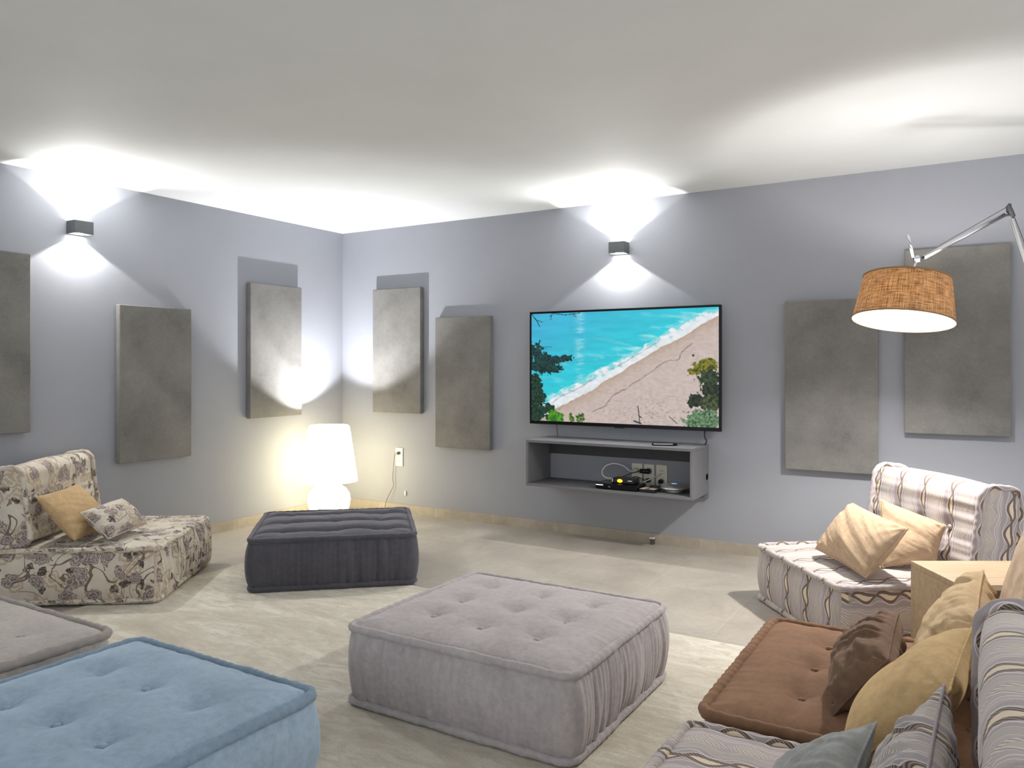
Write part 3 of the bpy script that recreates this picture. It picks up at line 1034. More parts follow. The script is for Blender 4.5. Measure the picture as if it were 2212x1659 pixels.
    z = bz * 1.6 + (1 - v) * (H - 2.6 * bz)
    verts = np.stack([x, np.full_like(x, yf + 0.004), z], -1).reshape(-1, 3)
    i, j = np.meshgrid(np.arange(NX - 1), np.arange(NZ - 1), indexing='ij')
    q = np.stack([i * NZ + j, i * NZ + j + 1, (i + 1) * NZ + j + 1, (i + 1) * NZ + j], -1).reshape(-1, 4)
    me = mesh_from(verts.tolist(), q.tolist(), 'screen', None, False)
    ca = me.color_attributes.new('picture', 'FLOAT_COLOR', 'POINT')
    ca.data.foreach_set('color', np.concatenate([C, np.ones((NX, NZ, 1))], -1).astype(np.float32).ravel())
    m, nt, b = new_mat('television_picture')
    at_ = nt.nodes.new('ShaderNodeAttribute')
    at_.attribute_name = 'picture'
    b.inputs['Base Color'].default_value = (0.01, 0.01, 0.01, 1)
    b.inputs['Roughness'].default_value = 0.25
    b.inputs['Specular IOR Level'].default_value = 0.15
    nt.links.new(at_.outputs['Color'], b.inputs['Emission Color'])
    b.inputs['Emission Strength'].default_value = SCREEN_GAIN
    return link('screen', me, m, tv)


EXPO = 0.0
SCREEN_GAIN = 1.0
screen()

# ------------------------------------------------------------------ floating media shelf
SX0, SX1, SZ0, SZ1, SD = -2.875, -1.610, 0.398, 0.738, 0.352
sh = thing('media_shelf', 'grey concrete-look open shelf box fixed on the wall under the television', 'shelf', ((SX0 + SX1) / 2, YB, SZ0))
w, h, th = SX1 - SX0, SZ1 - SZ0, 0.020
MB().box(-w / 2, w / 2, -SD, 0, h - th, h).build('top_board', M_conc, sh, bevel=0.002)
MB().box(-w / 2, w / 2, -SD, 0, 0, th).build('bottom_board', M_conc, sh, bevel=0.002)
MB().box(-w / 2, -w / 2 + th, -SD, 0, th, h - th).build('side_board', M_conc, sh, bevel=0.002)
o = MB().box(w / 2 - th, w / 2, -SD, 0, th, h - th).build('side_board', M_conc, sh, bevel=0.002)
mb = MB()
mb.lathe([(0.0005, 0.0), (0.021, 0.0), (0.024, 0.0015), (0.021, 0.002)], 20, Matrix.Translation((w / 2, -0.045, h * 0.35)) @ Matrix.Rotation(PI / 2, 4, 'Y'))
mb.build('cable_hole', M_hole, sh)
MB().box(-w / 2 + th, w / 2 - th, -0.02, -0.001, h - 0.13, h - th).build('shadow_strip', simple('painted_shadow', (0.05, 0.05, 0.055), 0.6), sh)  # added dark strip, stands in for the top board's shadow at the rear
MB().box(w / 2 - 0.10, w / 2, -0.03, 0, -0.032, 0.0).build('wall_cleat', M_conc, sh)
zsh = SZ0 + th + 0.001     # inner floor of the shelf

# things on and in the shelf
def pt(px, py, Y):
    return aty(px, py, Y)


tb = thing('remote_control', 'black remote control with a pale reflection strip along its edge lying on the grey shelf top', 'remote control', (-1.845, YB - 0.24, SZ1 + 0.001), math.radians(24))
MB().box(-0.085, 0.085, -0.022, 0.022, 0.0, 0.016).build('body', M_blackg, tb, bevel=0.005)
MB().box(-0.075, 0.055, -0.0235, -0.0222, 0.008, 0.014).build('edge_glint', M_silver, tb)  # pale strip stands in for the white reflection on the black edge
mb = MB()
for i in range(6):
    for j in range(2):
        mb.box(-0.06 + i * 0.02, -0.05 + i * 0.02, -0.012 + j * 0.016, -0.004 + j * 0.016, 0.016, 0.018)
mb.build('keypad', M_black, tb)

bx = thing('settop_box', 'flat glossy black set-top box on the shelf floor, left of the silver disc', 'media box', (-2.13, YB - 0.22, zsh))
MB().box(-0.19, 0.122, -0.115, 0.055, 0.004, 0.040).build('case', M_blackg, bx, bevel=0.004)
MB().box(-0.185, -0.13, -0.1165, -0.1152, 0.026, 0.032).build('display', simple('lit_display', (0.7, 0.7, 0.7), 0.4, 0, (0.8, 0.85, 0.9), 1.0), bx)
MB().box(-0.09, -0.075, -0.1165, -0.1152, 0.018, 0.022).build('indicator', simple('dim_indicator', (0.4, 0.4, 0.4), 0.4), bx)
for sx in (-0.17, 0.105):
    for sy in (-0.1, 0.04):
        MB().box(sx - 0.012, sx + 0.012, sy - 0.012, sy + 0.012, 0, 0.004).build('foot_pad', M_black, bx)

rt = thing('modem', 'small black modem with glowing amber light, standing on the black set-top box', 'modem', (-2.12, YB - 0.23, zsh + 0.041))
MB().box(-0.10, 0.07, -0.055, 0.055, 0, 0.034).build('case', M_black, rt, bevel=0.005)
mb = MB()
mb.lathe([(0.0005, 0.008), (0.008, 0.0075), (0.014, 0.005), (0.017, 0.0), (0.0005, 0.0)], 20,
         Matrix.Translation((-0.035, -0.055, 0.018)) @ Matrix.Rotation(PI / 2, 4, 'X') @ Matrix.Diagonal((1.2, 0.72, 1, 1)))
mb.build('indicator_lamp', M_amber, rt)
MB().box(-0.094, -0.088, -0.0562, -0.0552, 0.008, 0.030).build('side_sticker', M_white, rt)
MB().box(0.025, 0.055, -0.0562, -0.0552, 0.018, 0.025).build('front_sticker', M_white, rt)

ds = thing('router', 'silver disc-shaped wireless router standing at the right end of the shelf', 'router', (-1.79, YB - 0.20, zsh))
MB().lathe([(0.0005, 0.0), (0.055, 0.0), (0.062, 0.008), (0.058, 0.016), (0.05, 0.016)], 40).build('base', M_silver, ds)
MB().lathe([(0.05, 0.016), (0.075, 0.018), (0.092, 0.026), (0.094, 0.031), (0.080, 0.040), (0.05, 0.051), (0.03, 0.057), (0.0005, 0.058)], 48).build('disc_shell', M_silver, ds)
MB().lathe([(0.016, 0.0572), (0.020, 0.0578), (0.016, 0.0585), (0.0005, 0.059)], 30).build('status_light', simple('blue_status', (0.3, 0.6, 0.9), 0.3, 0, (0.25, 0.55, 1.0), 0.8), ds)

cd = thing('remote_case', 'small black-edged case with pale patches lying in the shelf beside the silver router', 'device', (-1.940, YB - 0.27, zsh), math.radians(-4))
MB().box(-0.06, 0.058, -0.05, 0.05, 0, 0.02).build('case', M_black, cd, bevel=0.003)
MB().box(-0.055, -0.02, -0.045, 0.045, 0.02, 0.022).build('white_sticker', M_white, cd)
MB().box(0.01, 0.045, -0.03, 0.02, 0.02, 0.022).build('pale_sticker', M_ivory, cd)
MB().box(-0.018, 0.008, -0.04, 0.03, 0.02, 0.022).build('red_sticker', simple('dull_red', (0.35, 0.16, 0.12), 0.5), cd)


def outlet(loc, w, h, label, mat, group=None, two=True):
    t = thing('power_outlet', label, 'socket', loc, 0, group)
    MB().box(-w / 2, w / 2, -0.010, 0, -h / 2, h / 2).build('face_plate', mat, t, bevel=0.003)
    for zz in ((h * 0.22, -h * 0.22) if two else (0,)):
        mb = MB()
        Mx = Matrix.Translation((0, -0.0095, zz)) @ Matrix.Rotation(PI / 2, 4, 'X')
        mb.lathe([(0.021, 0.0), (0.021, 0.002), (0.018, 0.002), (0.017, -0.004), (0.0005, -0.005)], 20, Mx)
        ho = mb.build('socket_well', mat, t)
        mb = MB()
        for sx in (-0.008, 0.008):
            mb.lathe([(0.0005, 0.0), (0.0035, 0.0), (0.0035, -0.002)], 10, Matrix.Translation((sx, -0.0105, zz)) @ Matrix.Rotation(PI / 2, 4, 'X'))
        mb.build('contact_holes', M_hole, ho)
    return t


o1 = outlet((-2.138, YB, 0.497), 0.082, 0.150, 'ivory double socket plate inside the shelf, with a pale plug, beside the white cable loop', M_ivory, 'socket plates inside the shelf')
o2 = outlet((-2.045, YB, 0.497), 0.080, 0.150, 'ivory double socket plate inside the shelf, middle one with the big black plug', M_ivory, 'socket plates inside the shelf')
o3 = outlet((-1.950, YB, 0.497), 0.084, 0.150, 'ivory double socket plate inside the shelf, behind the silver router', M_ivory, 'socket plates inside the shelf')
o4 = outlet((-4.355, YB, 0.484), 0.080, 0.160, 'white double wall socket near the corner, beside the lamp cord', M_ivory)


def plug(loc, mat, label, L=0.045, r=0.017, cord=None, cmat=None, side=None, rc=0.0028, name='plug'):
    t = thing(name, label, 'plug', loc)
    mb = MB()
    mb.lathe([(0.0005, 0), (r, 0), (r, L * 0.5), (r * 0.75, L * 0.8), (r * 0.45, L), (0.0005, L)], 18, Matrix.Rotation(PI / 2, 4, 'X'))
    if side:
        mb.tube([Vector((0, -L * 0.55, 0)), Vector((side, -L * 0.55, 0))], r * 0.8, 12)
    mb.build('plug_body', mat, t)
    if cord:
        pts = [Vector(p) - Vector(loc) for p in cord]
        MB().tube(smooth_path(pts, 10), rc, 8).build('cable', cmat or mat, t)
    return t


yo = YB - 0.011
plug((-2.138, yo, 0.523), M_ivory, 'pale plug with white cable looping up in the shelf', 0.05, 0.017,
     [(-2.138, yo - 0.05, 0.523), (-2.16, yo - 0.085, 0.528), (-2.20, yo - 0.10, 0.56), (-2.27, yo - 0.11, 0.575), (-2.335, yo - 0.12, 0.55),
      (-2.355, yo - 0.13, 0.50), (-2.31, yo - 0.15, 0.472), (-2.235, yo - 0.155, 0.478)], M_cablew, None, 0.0048)
plug((-2.045, yo, 0.523), M_black, 'chunky black plug in the middle socket inside the shelf', 0.05, 0.021,
     [(-2.09, yo - 0.03, 0.523), (-2.14, yo - 0.06, 0.512), (-2.20, yo - 0.10, 0.485), (-2.235, yo - 0.13, 0.476), (-2.225, yo - 0.15, 0.472)], M_cable, -0.055, 0.003)
plug((-2.045, yo, 0.457), M_black, 'small black plug low in the middle socket inside the shelf', 0.05, 0.016,
     [(-2.045, yo - 0.05, 0.457), (-2.05, yo - 0.09, 0.47), (-2.10, yo - 0.10, 0.49), (-2.15, yo - 0.10, 0.475), (-2.18, yo - 0.10, 0.45), (-2.17, yo - 0.13, 0.440)], M_cable, None, 0.0028)
plug((-1.95, yo, 0.457), M_black, 'black plug low in the socket behind the silver router', 0.05, 0.017,
     [(-1.95, yo - 0.05, 0.457), (-1.94, yo - 0.09, 0.45), (-1.91, yo - 0.11, 0.44), (-1.87, yo - 0.12, 0.428), (-1.84, yo - 0.13, 0.440)], M_cable, None, 0.0028)
o = MB().tube(smooth_path([(-1.952, yo - 0.004, 0.512), (-1.99, yo - 0.05, 0.485), (-2.05, yo - 0.10, 0.455), (-2.10, yo - 0.13, 0.432), (-2.12, yo - 0.10, 0.430), (-2.02, yo - 0.05, 0.424)], 10), 0.0042, 8).build('network_cable', M_cablew)
tag(o, 'white cable slanting across the sockets inside the shelf', 'cable')
o = MB().tube(smooth_path([(-1.62, YB - 0.05, 0.86), (-1.625, YB - 0.05, 0.80), (-1.61, YB - 0.055, 0.765), (-1.62, YB - 0.055, 0.7405)], 8), 0.005, 8).build('television_cable', M_cable)
tag(o, 'short black cable from the television down to the right end of the shelf top', 'cable')
o = MB().tube(smooth_path([(-2.79, YB - 0.03, 0.86), (-2.79, YB - 0.02, 0.80), (-2.79, YB - 0.012, 0.7405)], 6), 0.0025, 6).build('television_cable', M_cable)
tag(o, 'thin cable hanging from the television to the left end of the shelf top', 'cable')

# lamp plug and cord by the corner
plug((-4.355, yo, 0.519), M_cord, 'brown lamp plug and thin cord hanging from the wall socket near the corner', 0.03, 0.014,
     [(-4.355, yo - 0.03, 0.519), (-4.385, yo - 0.02, 0.505), (-4.405, yo - 0.012, 0.40), (-4.415, yo - 0.012, 0.29), (-4.405, yo - 0.012, 0.235),
      (-4.43, yo - 0.02, 0.18), (-4.47, yo - 0.03, 0.10), (-4.49, yo - 0.05, 0.02), (-4.52, yo - 0.16, 0.006), (-4.60, yo - 0.35, 0.006)], M_cord, None, 0.0026, 'lamp_plug')
o = MB().box(-0.007, 0.007, -0.014, 0, -0.02, 0.02).build('wall_clip', M_white, bevel=0.003)
o.location = aty(877, 1065, YB)
o.location.y = YB
tag(o, 'tiny white clip on the wall right of the corner socket', 'clip')
ds = thing('door_stop', 'tiny dark stopper with white tip at the baseboard below the shelf', 'door stop', (-1.985, YB - 0.012, 0.0))
ds.location = (aty(1410, 1165, YB - 0.02).x, YB - 0.012, 0.0)
MB().box(-0.014, 0.014, -0.03, 0, 0.0, 0.040).build('peg', M_hole, ds, bevel=0.004)
MB().box(-0.016, 0.016, -0.034, 0, 0.040, 0.054).build('cap', M_white, ds, bevel=0.004)

# ------------------------------------------------------------------ glowing glass table lamp in the corner
LX, LY = -4.659, 4.783
lamp = thing('table_lamp', 'large glowing white glass lamp on the floor in the corner behind the charcoal ottoman', 'lamp', (LX, LY, 0))
base_p = [(0.0005, 0.0), (0.085, 0.0), (0.118, 0.012), (0.148, 0.055), (0.168, 0.11), (0.176, 0.165), (0.168, 0.215), (0.140, 0.258), (0.100, 0.288), (0.075, 0.305), (0.070, 0.325), (0.070, 0.345)]
MB().lathe(base_p, 64).build('glass_base', M_opal, lamp)
MB().lathe([(0.236, 0.322), (0.237, 0.326), (0.218, 0.45), (0.196, 0.60), (0.176, 0.735), (0.168, 0.772), (0.158, 0.786)], 72).build('glass_shade', M_opal, lamp)
MB().lathe([(0.232, 0.322), (0.213, 0.45), (0.191, 0.60), (0.171, 0.735), (0.163, 0.770), (0.156, 0.786)], 72).build('shade_lining', M_opalin, lamp)
mb = MB()
mb.lathe([(0.0005, 0.0), (0.03, 0.02), (0.034, 0.05), (0.02, 0.08), (0.0005, 0.085)], 24, Matrix.Translation((0, 0, 0.56)))
mb.build('bulb', M_bulb, lamp)
MB().tube([Vector((0, 0, 0.34)), Vector((0, 0, 0.565))], 0.012, 12).build('bulb_stem', M_white, lamp)


def plight(name, parent, loc, energy, col, size):
    ld = bpy.data.lights.new(name, 'POINT')
    ld.energy = energy
    ld.color = col
    ld.shadow_soft_size = size
    lo = bpy.data.objects.new(name, ld)
    COL.objects.link(lo)
    lo.parent = parent
    lo.location = loc
    return lo


ld = bpy.data.lights.new('lamp_uplight', 'SPOT')
ld.energy = 225.0
ld.spot_size = math.radians(126)
ld.spot_blend = 1.0
ld.shadow_soft_size = 0.014
ld.color = (0.96, 0.97, 1.0)
lo = bpy.data.objects.new('lamp_uplight', ld)
COL.objects.link(lo)
lo.parent = lamp
lo.location = (0, 0, 0.660)
lo.rotation_euler = (PI, 0, 0)

# ------------------------------------------------------------------ arm floor lamp
DL = 3.85
fl = thing('arm_floor_lamp', 'aluminium arm floor lamp with a tilted brown linen shade on the right', 'floor lamp')
cb = at(1950, 693.5, DL)
ax_v = (Vector((RX, RY, 0)) * 0.165 + Vector((FX, FY, 0)) * 0.13 + Vector((0, 0, 1))).normalized()
zq = ax_v
xq = Vector((0, 1, 0)).cross(zq).normalized()
yq = zq.cross(xq)
MS = Matrix(((xq.x, yq.x, zq.x, cb.x), (xq.y, yq.y, zq.y, cb.y), (xq.z, yq.z, zq.z, cb.z), (0, 0, 0, 1)))
base_loc = at(2460, 790 + FPX * CAM_H / DL, DL)
fl.location = (base_loc.x, base_loc.y, 0)
MI = Matrix.Translation(-fl.location)
RB, RT, HS = 0.232, 0.1995, 0.217


def shade_mesh():
    seg, rows = 96, 10
    vs, us, fs = [], [], []
    for j in range(rows + 1):
        t = j / rows
        r = RB + (RT - RB) * t
        for k in range(seg + 1):
            a = 2 * PI * k / seg
            vs.append(MI @ MS @ Vector((r * math.cos(a), r * math.sin(a), HS * t)))
            us.append((a * RB, HS * t))
    for j in range(rows):
        for k in range(seg):
            p = j * (seg + 1) + k
            fs.append((p, p + 1, p + seg + 2, p + seg + 1))
    return mesh_from(vs, fs, 'shade', us)


shd = link('lamp_shade', shade_mesh(), M_shade, fl)
MB().lathe([(RB - 0.001, -0.003), (RB + 0.003, -0.003), (RB + 0.003, 0.004), (RB - 0.001, 0.004)], 72, MI @ MS, True).build('lower_rim', M_shade, shd)
MB().lathe([(RT - 0.001, HS - 0.004), (RT + 0.003, HS - 0.004), (RT + 0.003, HS + 0.003), (RT - 0.001, HS + 0.003)], 72, MI @ MS, True).build('upper_rim', M_shade, shd)
ct = MS @ Vector((0, 0, HS))
j1 = at(1982, 559, DL)
jt = at(1961, 507, DL)
stem_b = MS @ Vector((0, 0, HS - 0.10))
mb = MB()
mb.tube([MI @ stem_b, MI @ at(1972, 585, DL), MI @ j1], 0.006, 12)
mb.build('stem', M_alu, fl)
MB().tube([MI @ at(1973, 556, DL), MI @ jt], 0.0085, 12).build('tilt_handle', M_alu, fl)
mb = MB()
d0 = Vector((FX, FY, 0))
mb.tube([MI @ (j1 - d0 * 0.012), MI @ (j1 + d0 * 0.012)], 0.017, 20)
mb.build('tilt_joint', M_alu, fl)
e0, e1 = at(1996, 556, DL), at(2170, 464, DL)
MB().tube([MI @ at(1986, 560, DL), MI @ at(1998, 555, DL)], 0.007, 12).build('arm_ferrule', M_blackg, fl)
MB().tube([MI @ e0, MI @ e1], 0.0105, 16).build('arm', M_alu, fl)
MB().tube([MI @ at(2030, 530, DL), MI @ at(2182, 443, DL)], 0.0013, 6).build('tension_cable', M_cable, fl)
mb = MB()
mb.tube([MI @ at(2168, 466, DL), MI @ at(2183, 464, DL), MI @ at(2190, 470, DL)], 0.006, 10)
mb.tube([MI @ at(2190, 468 , DL), MI @ at(2181, 455, DL), MI @ at(2179, 446, DL), MI @ at(2182, 441, DL)], [0.009, 0.016, 0.012, 0.008], 14)
mb.build('elbow_joint', M_sconce, fl)
MB().tube([MI @ at(2186, 473, DL), Vector((0, 0, 0.03))], 0.0115, 16).build('pole', M_alu, fl)
MB().tube([MI @ at(2192, 470, DL), MI @ at(2200, 490, DL), Vector((0.012, 0.0, 0.3))], 0.0013, 6).build('tension_cable', M_cable, fl)
MB().lathe([(0.0005, 0.0), (0.165, 0.0), (0.17, 0.006), (0.17, 0.02), (0.16, 0.026), (0.02, 0.03), (0.0005, 0.03)], 64).build('foot_disc', M_alu, fl)
_oc = MS @ Vector((0, 0, HS))
_bl = _oc - Vector((RX, RY, 0)) * 0.030 - Vector((FX, FY, 0)) * 0.035 - Vector((0, 0, 0.125))
mb = MB()
mb.lathe([(0.0005, -0.016), (0.009, -0.012), (0.013, 0.0), (0.011, 0.012), (0.008, 0.030), (0.0005, 0.030)], 24, MI @ Matrix.Translation(_bl))
mb.build('bulb', M_bulb, fl)
MB().lathe([(0.0005, 0.042), (0.013, 0.042), (0.016, 0.048), (0.016, 0.105), (0.0005, 0.108)], 28, MI @ Matrix.Translation(_bl)).build('lamp_holder', M_white, fl)
MB().tube([MI @ (_bl + Vector((0, 0, 0.10))), MI @ at(1972, 587, DL)], 0.006, 10).build('holder_stem', M_alu, fl)
plight('shade_light', fl, tuple(MI @ _bl), 45.0, (1.0, 0.975, 0.945), 0.036)
ld = bpy.data.lights.new('shade_downlight', 'SPOT')
ld.energy = 92.0
ld.spot_size = math.radians(142)
ld.spot_blend = 0.35
ld.shadow_soft_size = 0.03
ld.color = (1.0, 0.955, 0.89)
lo = bpy.data.objects.new('shade_downlight', ld)
COL.objects.link(lo)
lo.parent = fl
lo.location = MI @ _bl - Vector((0, 0, 0.03))
lo.rotation_euler = (-ax_v - Vector((FX, FY, 0)) * 0.10).to_track_quat('-Z', 'Y').to_euler()

# ------------------------------------------------------------------ ottomans
t = thing('ottoman', 'large square mauve-grey tufted ottoman in the middle of the rug', 'ottoman', (-1.572, 2.627, 0.014), 0, 'square tufted ottomans')
mattress(t, M_mauve, 0.945, 0.870, 0.298, (3, 3), (0.0046, 0.0056, 0.004, 0.004), 0.036, 0.025, 0.024, 0.030, seed=3, inset=0.245)
t = thing('ottoman', 'steel-blue tufted velvet ottoman in front of the warm grey one', 'ottoman', (-2.143, 1.163, 0.014), 0, 'square tufted ottomans')
mattress(t, M_blue, 0.885, 1.075, 0.300, (3, 3), (0.003, 0.0035, 0.003, 0.003), 0.038, 0.032, 0.028, 0.034, seed=14, inset=0.24, pipe=0.017, pmat=M_bluep)
t = thing('ottoman', 'warm grey tufted ottoman cut off at the photo edge behind the blue one', 'ottoman', (-3.195, 1.235, 0.014), 0, 'square tufted ottomans')
mattress(t, M_grey, 0.915, 0.930, 0.298, (3, 3), (0.004,) * 4, 0.032, 0.020, 0.028, 0.030, seed=25, inset=0.22, pmat=M_greyp, pipe=0.017)
t = thing('ottoman', 'charcoal velvet ottoman with deep channels, in front of the glowing corner lamp', 'ottoman', (-3.435, 3.587, 0.014), math.radians(41.7), 'square tufted ottomans')
mattress(t, M_dark, 0.930, 0.830, 0.300, (3, 3), (0.0045, 0.005, 0.004, 0.005), 0.042, 0.026, 0.06, 0.032, seed=37, inset=0.20, crease=(0.042, 0.0))

# ------------------------------------------------------------------ chocolate floor seat and the patterned sofa module
t = thing('floor_seat', 'low square chocolate-brown tufted velvet seat between the two wave-patterned seats', 'floor seat', (-0.230, 2.640, 0.014))
mattress(t, M_brown, 0.905, 0.935, 0.296, (3, 3), (0.002, 0.003, 0.003, 0.003), 0.028, 0.018, 0.026, 0.022, seed=41, inset=0.245, crease=(0.0, 0.007), pipe=0.018)


def chair(name, label, cat, mat, loc, rotz, w, d, seat_kw, back_kw, back_front=0.20, lean=0.12, bh=0.42, bt=0.21, seat_h=0.30, bd=None):
    """seat cushion facing local -x with an upright backrest cushion on its far edge; the backrest cloth wraps front, top and rear,
    its rolled edges run round the two ends"""
    t = thing(name, label, cat, loc, rotz)
    mattress(t, mat, w, d, seat_h, bodyname='seat', **seat_kw)
    bd = bd or d
    axes = Matrix(((1, 0, 0, 0), (0, 0, -1, 0), (0, 1, 0, 0), (0, 0, 0, 1)))     # cushion x -> x, y -> up, z -> -y
    M = Matrix.Translation((back_front, 0, seat_h + 0.016)) @ Matrix.Rotation(lean, 4, 'Y') @ axes @ Matrix.Translation((bt / 2, bh / 2, -bd / 2))
    mattress(t, mat, bt, bh, bd, bodyname='backrest', M=M, panel_as='end_panel', panel2=True, **back_kw)
    return t


seat_kw = dict(buttons=(3, 3), pleat=(0.0015, 0.002, 0.002, 0.0035), crown=0.022, dimple=0.012, sig=0.05, bulge=0.018, seed=51, btn=False)
back_kw = dict(buttons=(1, 1), pleat=(0.002, 0.003, 0.0036, 0.0040), crown=0.014, dimple=0.0, bulge=0.016, seed=55, swap=(), top_swap=False, btn=False, r=0.06,
               rows=60, front_tufts=[(-0.02, 0.26), (-0.02, 0.5), (-0.02, 0.74)])
# right chair: front corner near Bn, faces azimuth 218 deg; local -x is its front
e1 = Vector((-0.788, -0.616, 0))
e2 = Vector((-0.616, 0.788, 0))      # along the front edge towards the wall
Bn = Vector((-0.529, 3.714, 0))
cen = Bn - e1 * 0.45 + e2 * 0.425
chair('lounge_chair', 'wave-patterned lounge chair holding two peach cushions, by the back wall on the right', 'lounge chair', M_wave, (cen.x, cen.y, 0.003), math.atan2(-e1.y, -e1.x),
      0.90, 0.85, dict(seat_kw), dict(back_kw), back_front=0.195, lean=0.12)
# near wave module
kw2 = dict(seat_kw)
kw2['seed'] = 61
kw3 = dict(back_kw)
kw3['seed'] = 65
chair('sofa_module', 'wave-patterned sofa module with tall backrest, nearest the camera beside the brown seat', 'sofa module', M_wave, (-0.220, 1.635, 0.014), 0.0, 0.93, 0.90, kw2, kw3,
      back_front=0.220, lean=0.0, bd=0.88)

# floral chair: faces azimuth 35 deg, local -x must face it
f1 = Vector((math.cos(math.radians(35)), math.sin(math.radians(35)), 0))
f2 = Vector((-f1.y, f1.x, 0))
A = Vector((-3.775, 2.590, 0))
cen = A - f1 * 0.43 + f2 * 0.435
skw = dict(buttons=(3, 3), pleat=(0.002, 0.002, 0.002, 0.015), crown=0.022, dimple=0.010, sig=0.05, bulge=0.028, seed=71, btn=False, pitch=0.034, top_swap=False)
bkw = dict(buttons=(1, 1), pleat=(0.002, 0.003, 0.0034, 0.0036), crown=0.014, dimple=0.0, bulge=0.016, seed=75, swap=(), top_swap=False, btn=False, r=0.05,
           rows=60, front_tufts=[(-0.02, 0.33), (-0.02, 0.66)])
chair('lounge_chair', 'rose-printed cream lounge chair against the left wall, holding two small cushions', 'lounge chair', M_floral, (cen.x, cen.y, 0.014), math.atan2(-f1.y, -f1.x),
      0.86, 0.87, skw, bkw, back_front=0.235, lean=0.13, bt=0.185, bd=0.82)

# ------------------------------------------------------------------ cushions
pillow('plain ochre throw pillow leaning on the floral chair back', 'pillow', M_tan,
       [(-4.168, 2.371, 0.345), (-4.377, 2.712, 0.345), (-4.55, 2.603, 0.585), (-4.34, 2.262, 0.578)], 0.13, 3, 0.005, 0.05, group='throw pillows on the lounge chairs')
pillow('small rose-printed pillow lying against the ochre one on the floral chair', 'pillow', M_florals,
       [(-4.045, 2.485, 0.345), (-4.150, 2.785, 0.365), (-4.301, 2.723, 0.505), (-4.209, 2.427, 0.480)], 0.13, 9, 0.005, 0.05, group='throw pillows on the lounge chairs')
pillow('front peach linen pillow on the wave-patterned lounge chair', 'pillow', M_peach,
       [(-0.721, 4.226, 0.345), (-0.439, 3.840, 0.325), (-0.275, 3.949, 0.545), (-0.558, 4.334, 0.575)], 0.15, 14, 0.008, 0.04, group='throw pillows on the lounge chairs')
pillow('rear peach linen pillow against the chair back, half hidden by another peach one', 'pillow', M_peach,
       [at(1905, 1226, 3.72), at(2022, 1212, 3.70), at(2044, 1136, 3.72), at(1901, 1078, 4.06)], 0.14, 21, 0.008, 0.05, group='throw pillows on the lounge chairs')
GP = 'pillows along the brown and wave seats'
pillow('chocolate-brown velvet pillow standing on the brown seat', 'pillow', M_brownp,
       [(-0.370, 2.77, 0.320), (-0.345, 2.29, 0.320), (-0.212, 2.335, 0.485), (-0.22, 2.74, 0.500)], 0.17, 31, 0.013, 0.05, group=GP, gather=0.016, gather_edges=(1, 2))
pillow('beige linen pillow with gathered seam behind the brown velvet pillow', 'pillow', M_beige,
       [(-0.15, 2.905, 0.33), (-0.125, 2.43, 0.33), (-0.006, 2.42, 0.60), (0.012, 2.925, 0.625)], 0.165, 38, 0.014, 0.05, group=GP, gather=0.020, gather_edges=(1, 2))
pillow('khaki linen pillow leaning forward between the beige and grey patterned pillows', 'pillow', M_olive,
       [(-0.275, 2.31, 0.33), (-0.26, 1.90, 0.36), (-0.055, 1.955, 0.57), (-0.015, 2.39, 0.59)], 0.16, 45, 0.008, 0.05, group=GP)
pillow('grey wave-patterned pillow standing on the near wave seat', 'pillow', M_waveg,
       [(-0.17, 1.85, 0.345), (-0.17, 1.42, 0.345), (-0.075, 1.42, 0.60), (-0.062, 1.845, 0.62)], 0.14, 52, 0.008, 0.05, group=GP, gather=0.012, gather_edges=(1, 2, 3))
pillow('plain slate-grey pillow on the near wave seat, frontmost of the row', 'pillow', M_pgrey,
       [(-0.40, 1.86, 0.345), (-0.39, 1.42, 0.345), (-0.205, 1.42, 0.50), (-0.192, 1.865, 0.505)], 0.12, 59, 0.008, 0.09, group=GP, gather=0.006, gather_edges=(2,))
pillow('tall sand-coloured back cushion behind the near wave backrest', 'cushion', M_sand,
       [(0.012, 2.985, 0.335), (0.135, 2.30, 0.335), (0.285, 2.30, 0.92), (0.180, 2.97, 0.92)], 0.09, 66, 0.012, 0.03, name='back_cushion', gather=0.012, gather_edges=(0, 2))

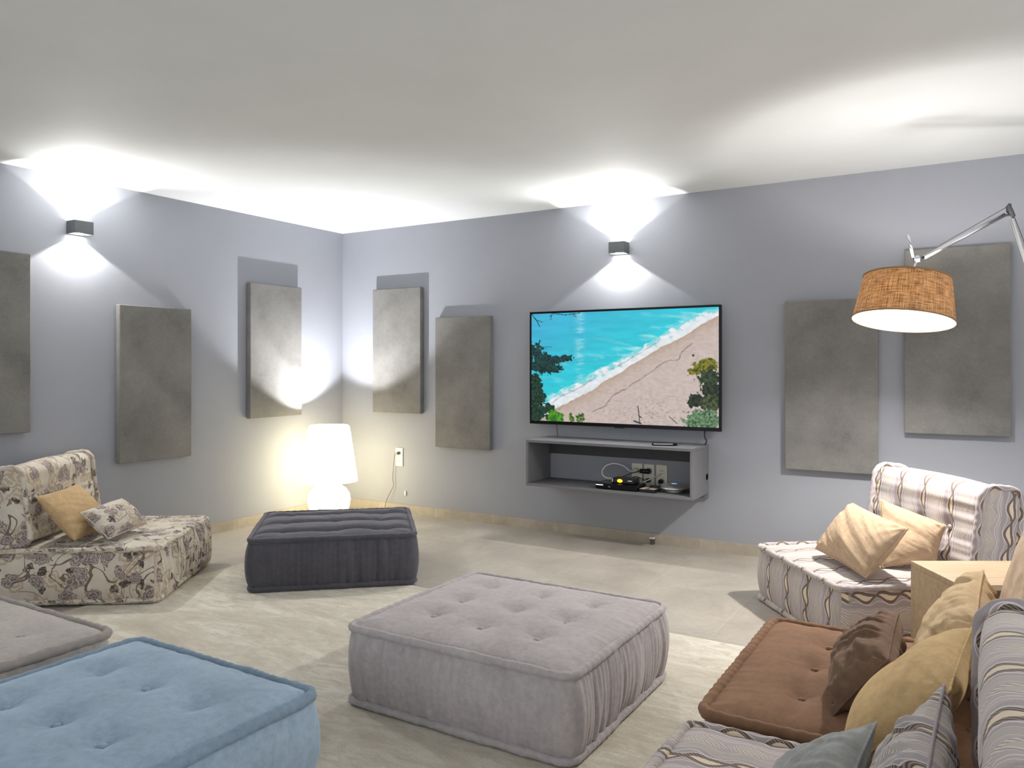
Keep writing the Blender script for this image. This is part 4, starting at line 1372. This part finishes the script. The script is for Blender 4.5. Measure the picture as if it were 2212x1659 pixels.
# ------------------------------------------------------------------ oak cube table
tz = 0.45
P0 = at(1963, 1212, FPX * (CAM_H - tz) / (1212 - HY))
P1 = at(2154, 1208, FPX * (CAM_H - tz) / (1212 - HY))
P2 = at(2075, 1264, FPX * (CAM_H - tz) / (1264 - HY))
xw, yw = 0.43, 0.37
tb = thing('side_table', 'square oak veneer side table between the wave-patterned chair and the brown seat', 'side table', (P2.x, P2.y, 0), AZ)
th = 0.022
MB().box(0, xw, 0, yw, tz - th, tz).build('table_top', M_oak, tb, bevel=0.002)
MB().box(0, th, 0, yw, 0, tz - th).build('side_panel', M_oak, tb, bevel=0.002)
MB().box(xw - th, xw, 0, yw, 0, tz - th).build('side_panel', M_oak, tb, bevel=0.002)
MB().box(th, xw - th, yw - th, yw, 0, tz - th).build('back_panel', M_oak, tb, bevel=0.002)
MB().box(th, xw - th, 0.01, yw - th, 0.04, 0.04 + th).build('lower_shelf', M_oak, tb, bevel=0.002)

# ------------------------------------------------------------------ camera, world, view
cam = bpy.data.cameras.new('camera')
co = bpy.data.objects.new('camera', cam)
COL.objects.link(co)
co.location = (0, 0, CAM_H)
co.rotation_euler = (PI / 2, 0, AZ)
cam.sensor_width = 36.0
cam.lens = FPX / 2212 * 36.0
cam.shift_y = -(829.5 - HY) / 2212
cam.clip_start = 0.02
SC.camera = co

wd = bpy.data.worlds.new('world')
SC.world = wd
wd.use_nodes = True
bg = wd.node_tree.nodes['Background']
bg.inputs[0].default_value = (0.95, 0.98, 1.0, 1)
bg.inputs[1].default_value = 1.62

SC.view_settings.view_transform = 'Standard'
SC.view_settings.look = 'None'
SC.view_settings.gamma = 1.0
SC.view_settings.use_curve_mapping = False
SC.view_settings.exposure = EXPO
SC.cycles.use_denoising = True
SC.cycles.max_bounces = 6
SC.cycles.diffuse_bounces = 4
SC.cycles.use_adaptive_sampling = True
SC.cycles.adaptive_threshold = 0.035
SC.cycles.sample_clamp_indirect = 8.0
SC.cycles.caustics_reflective = False
SC.cycles.caustics_refractive = False
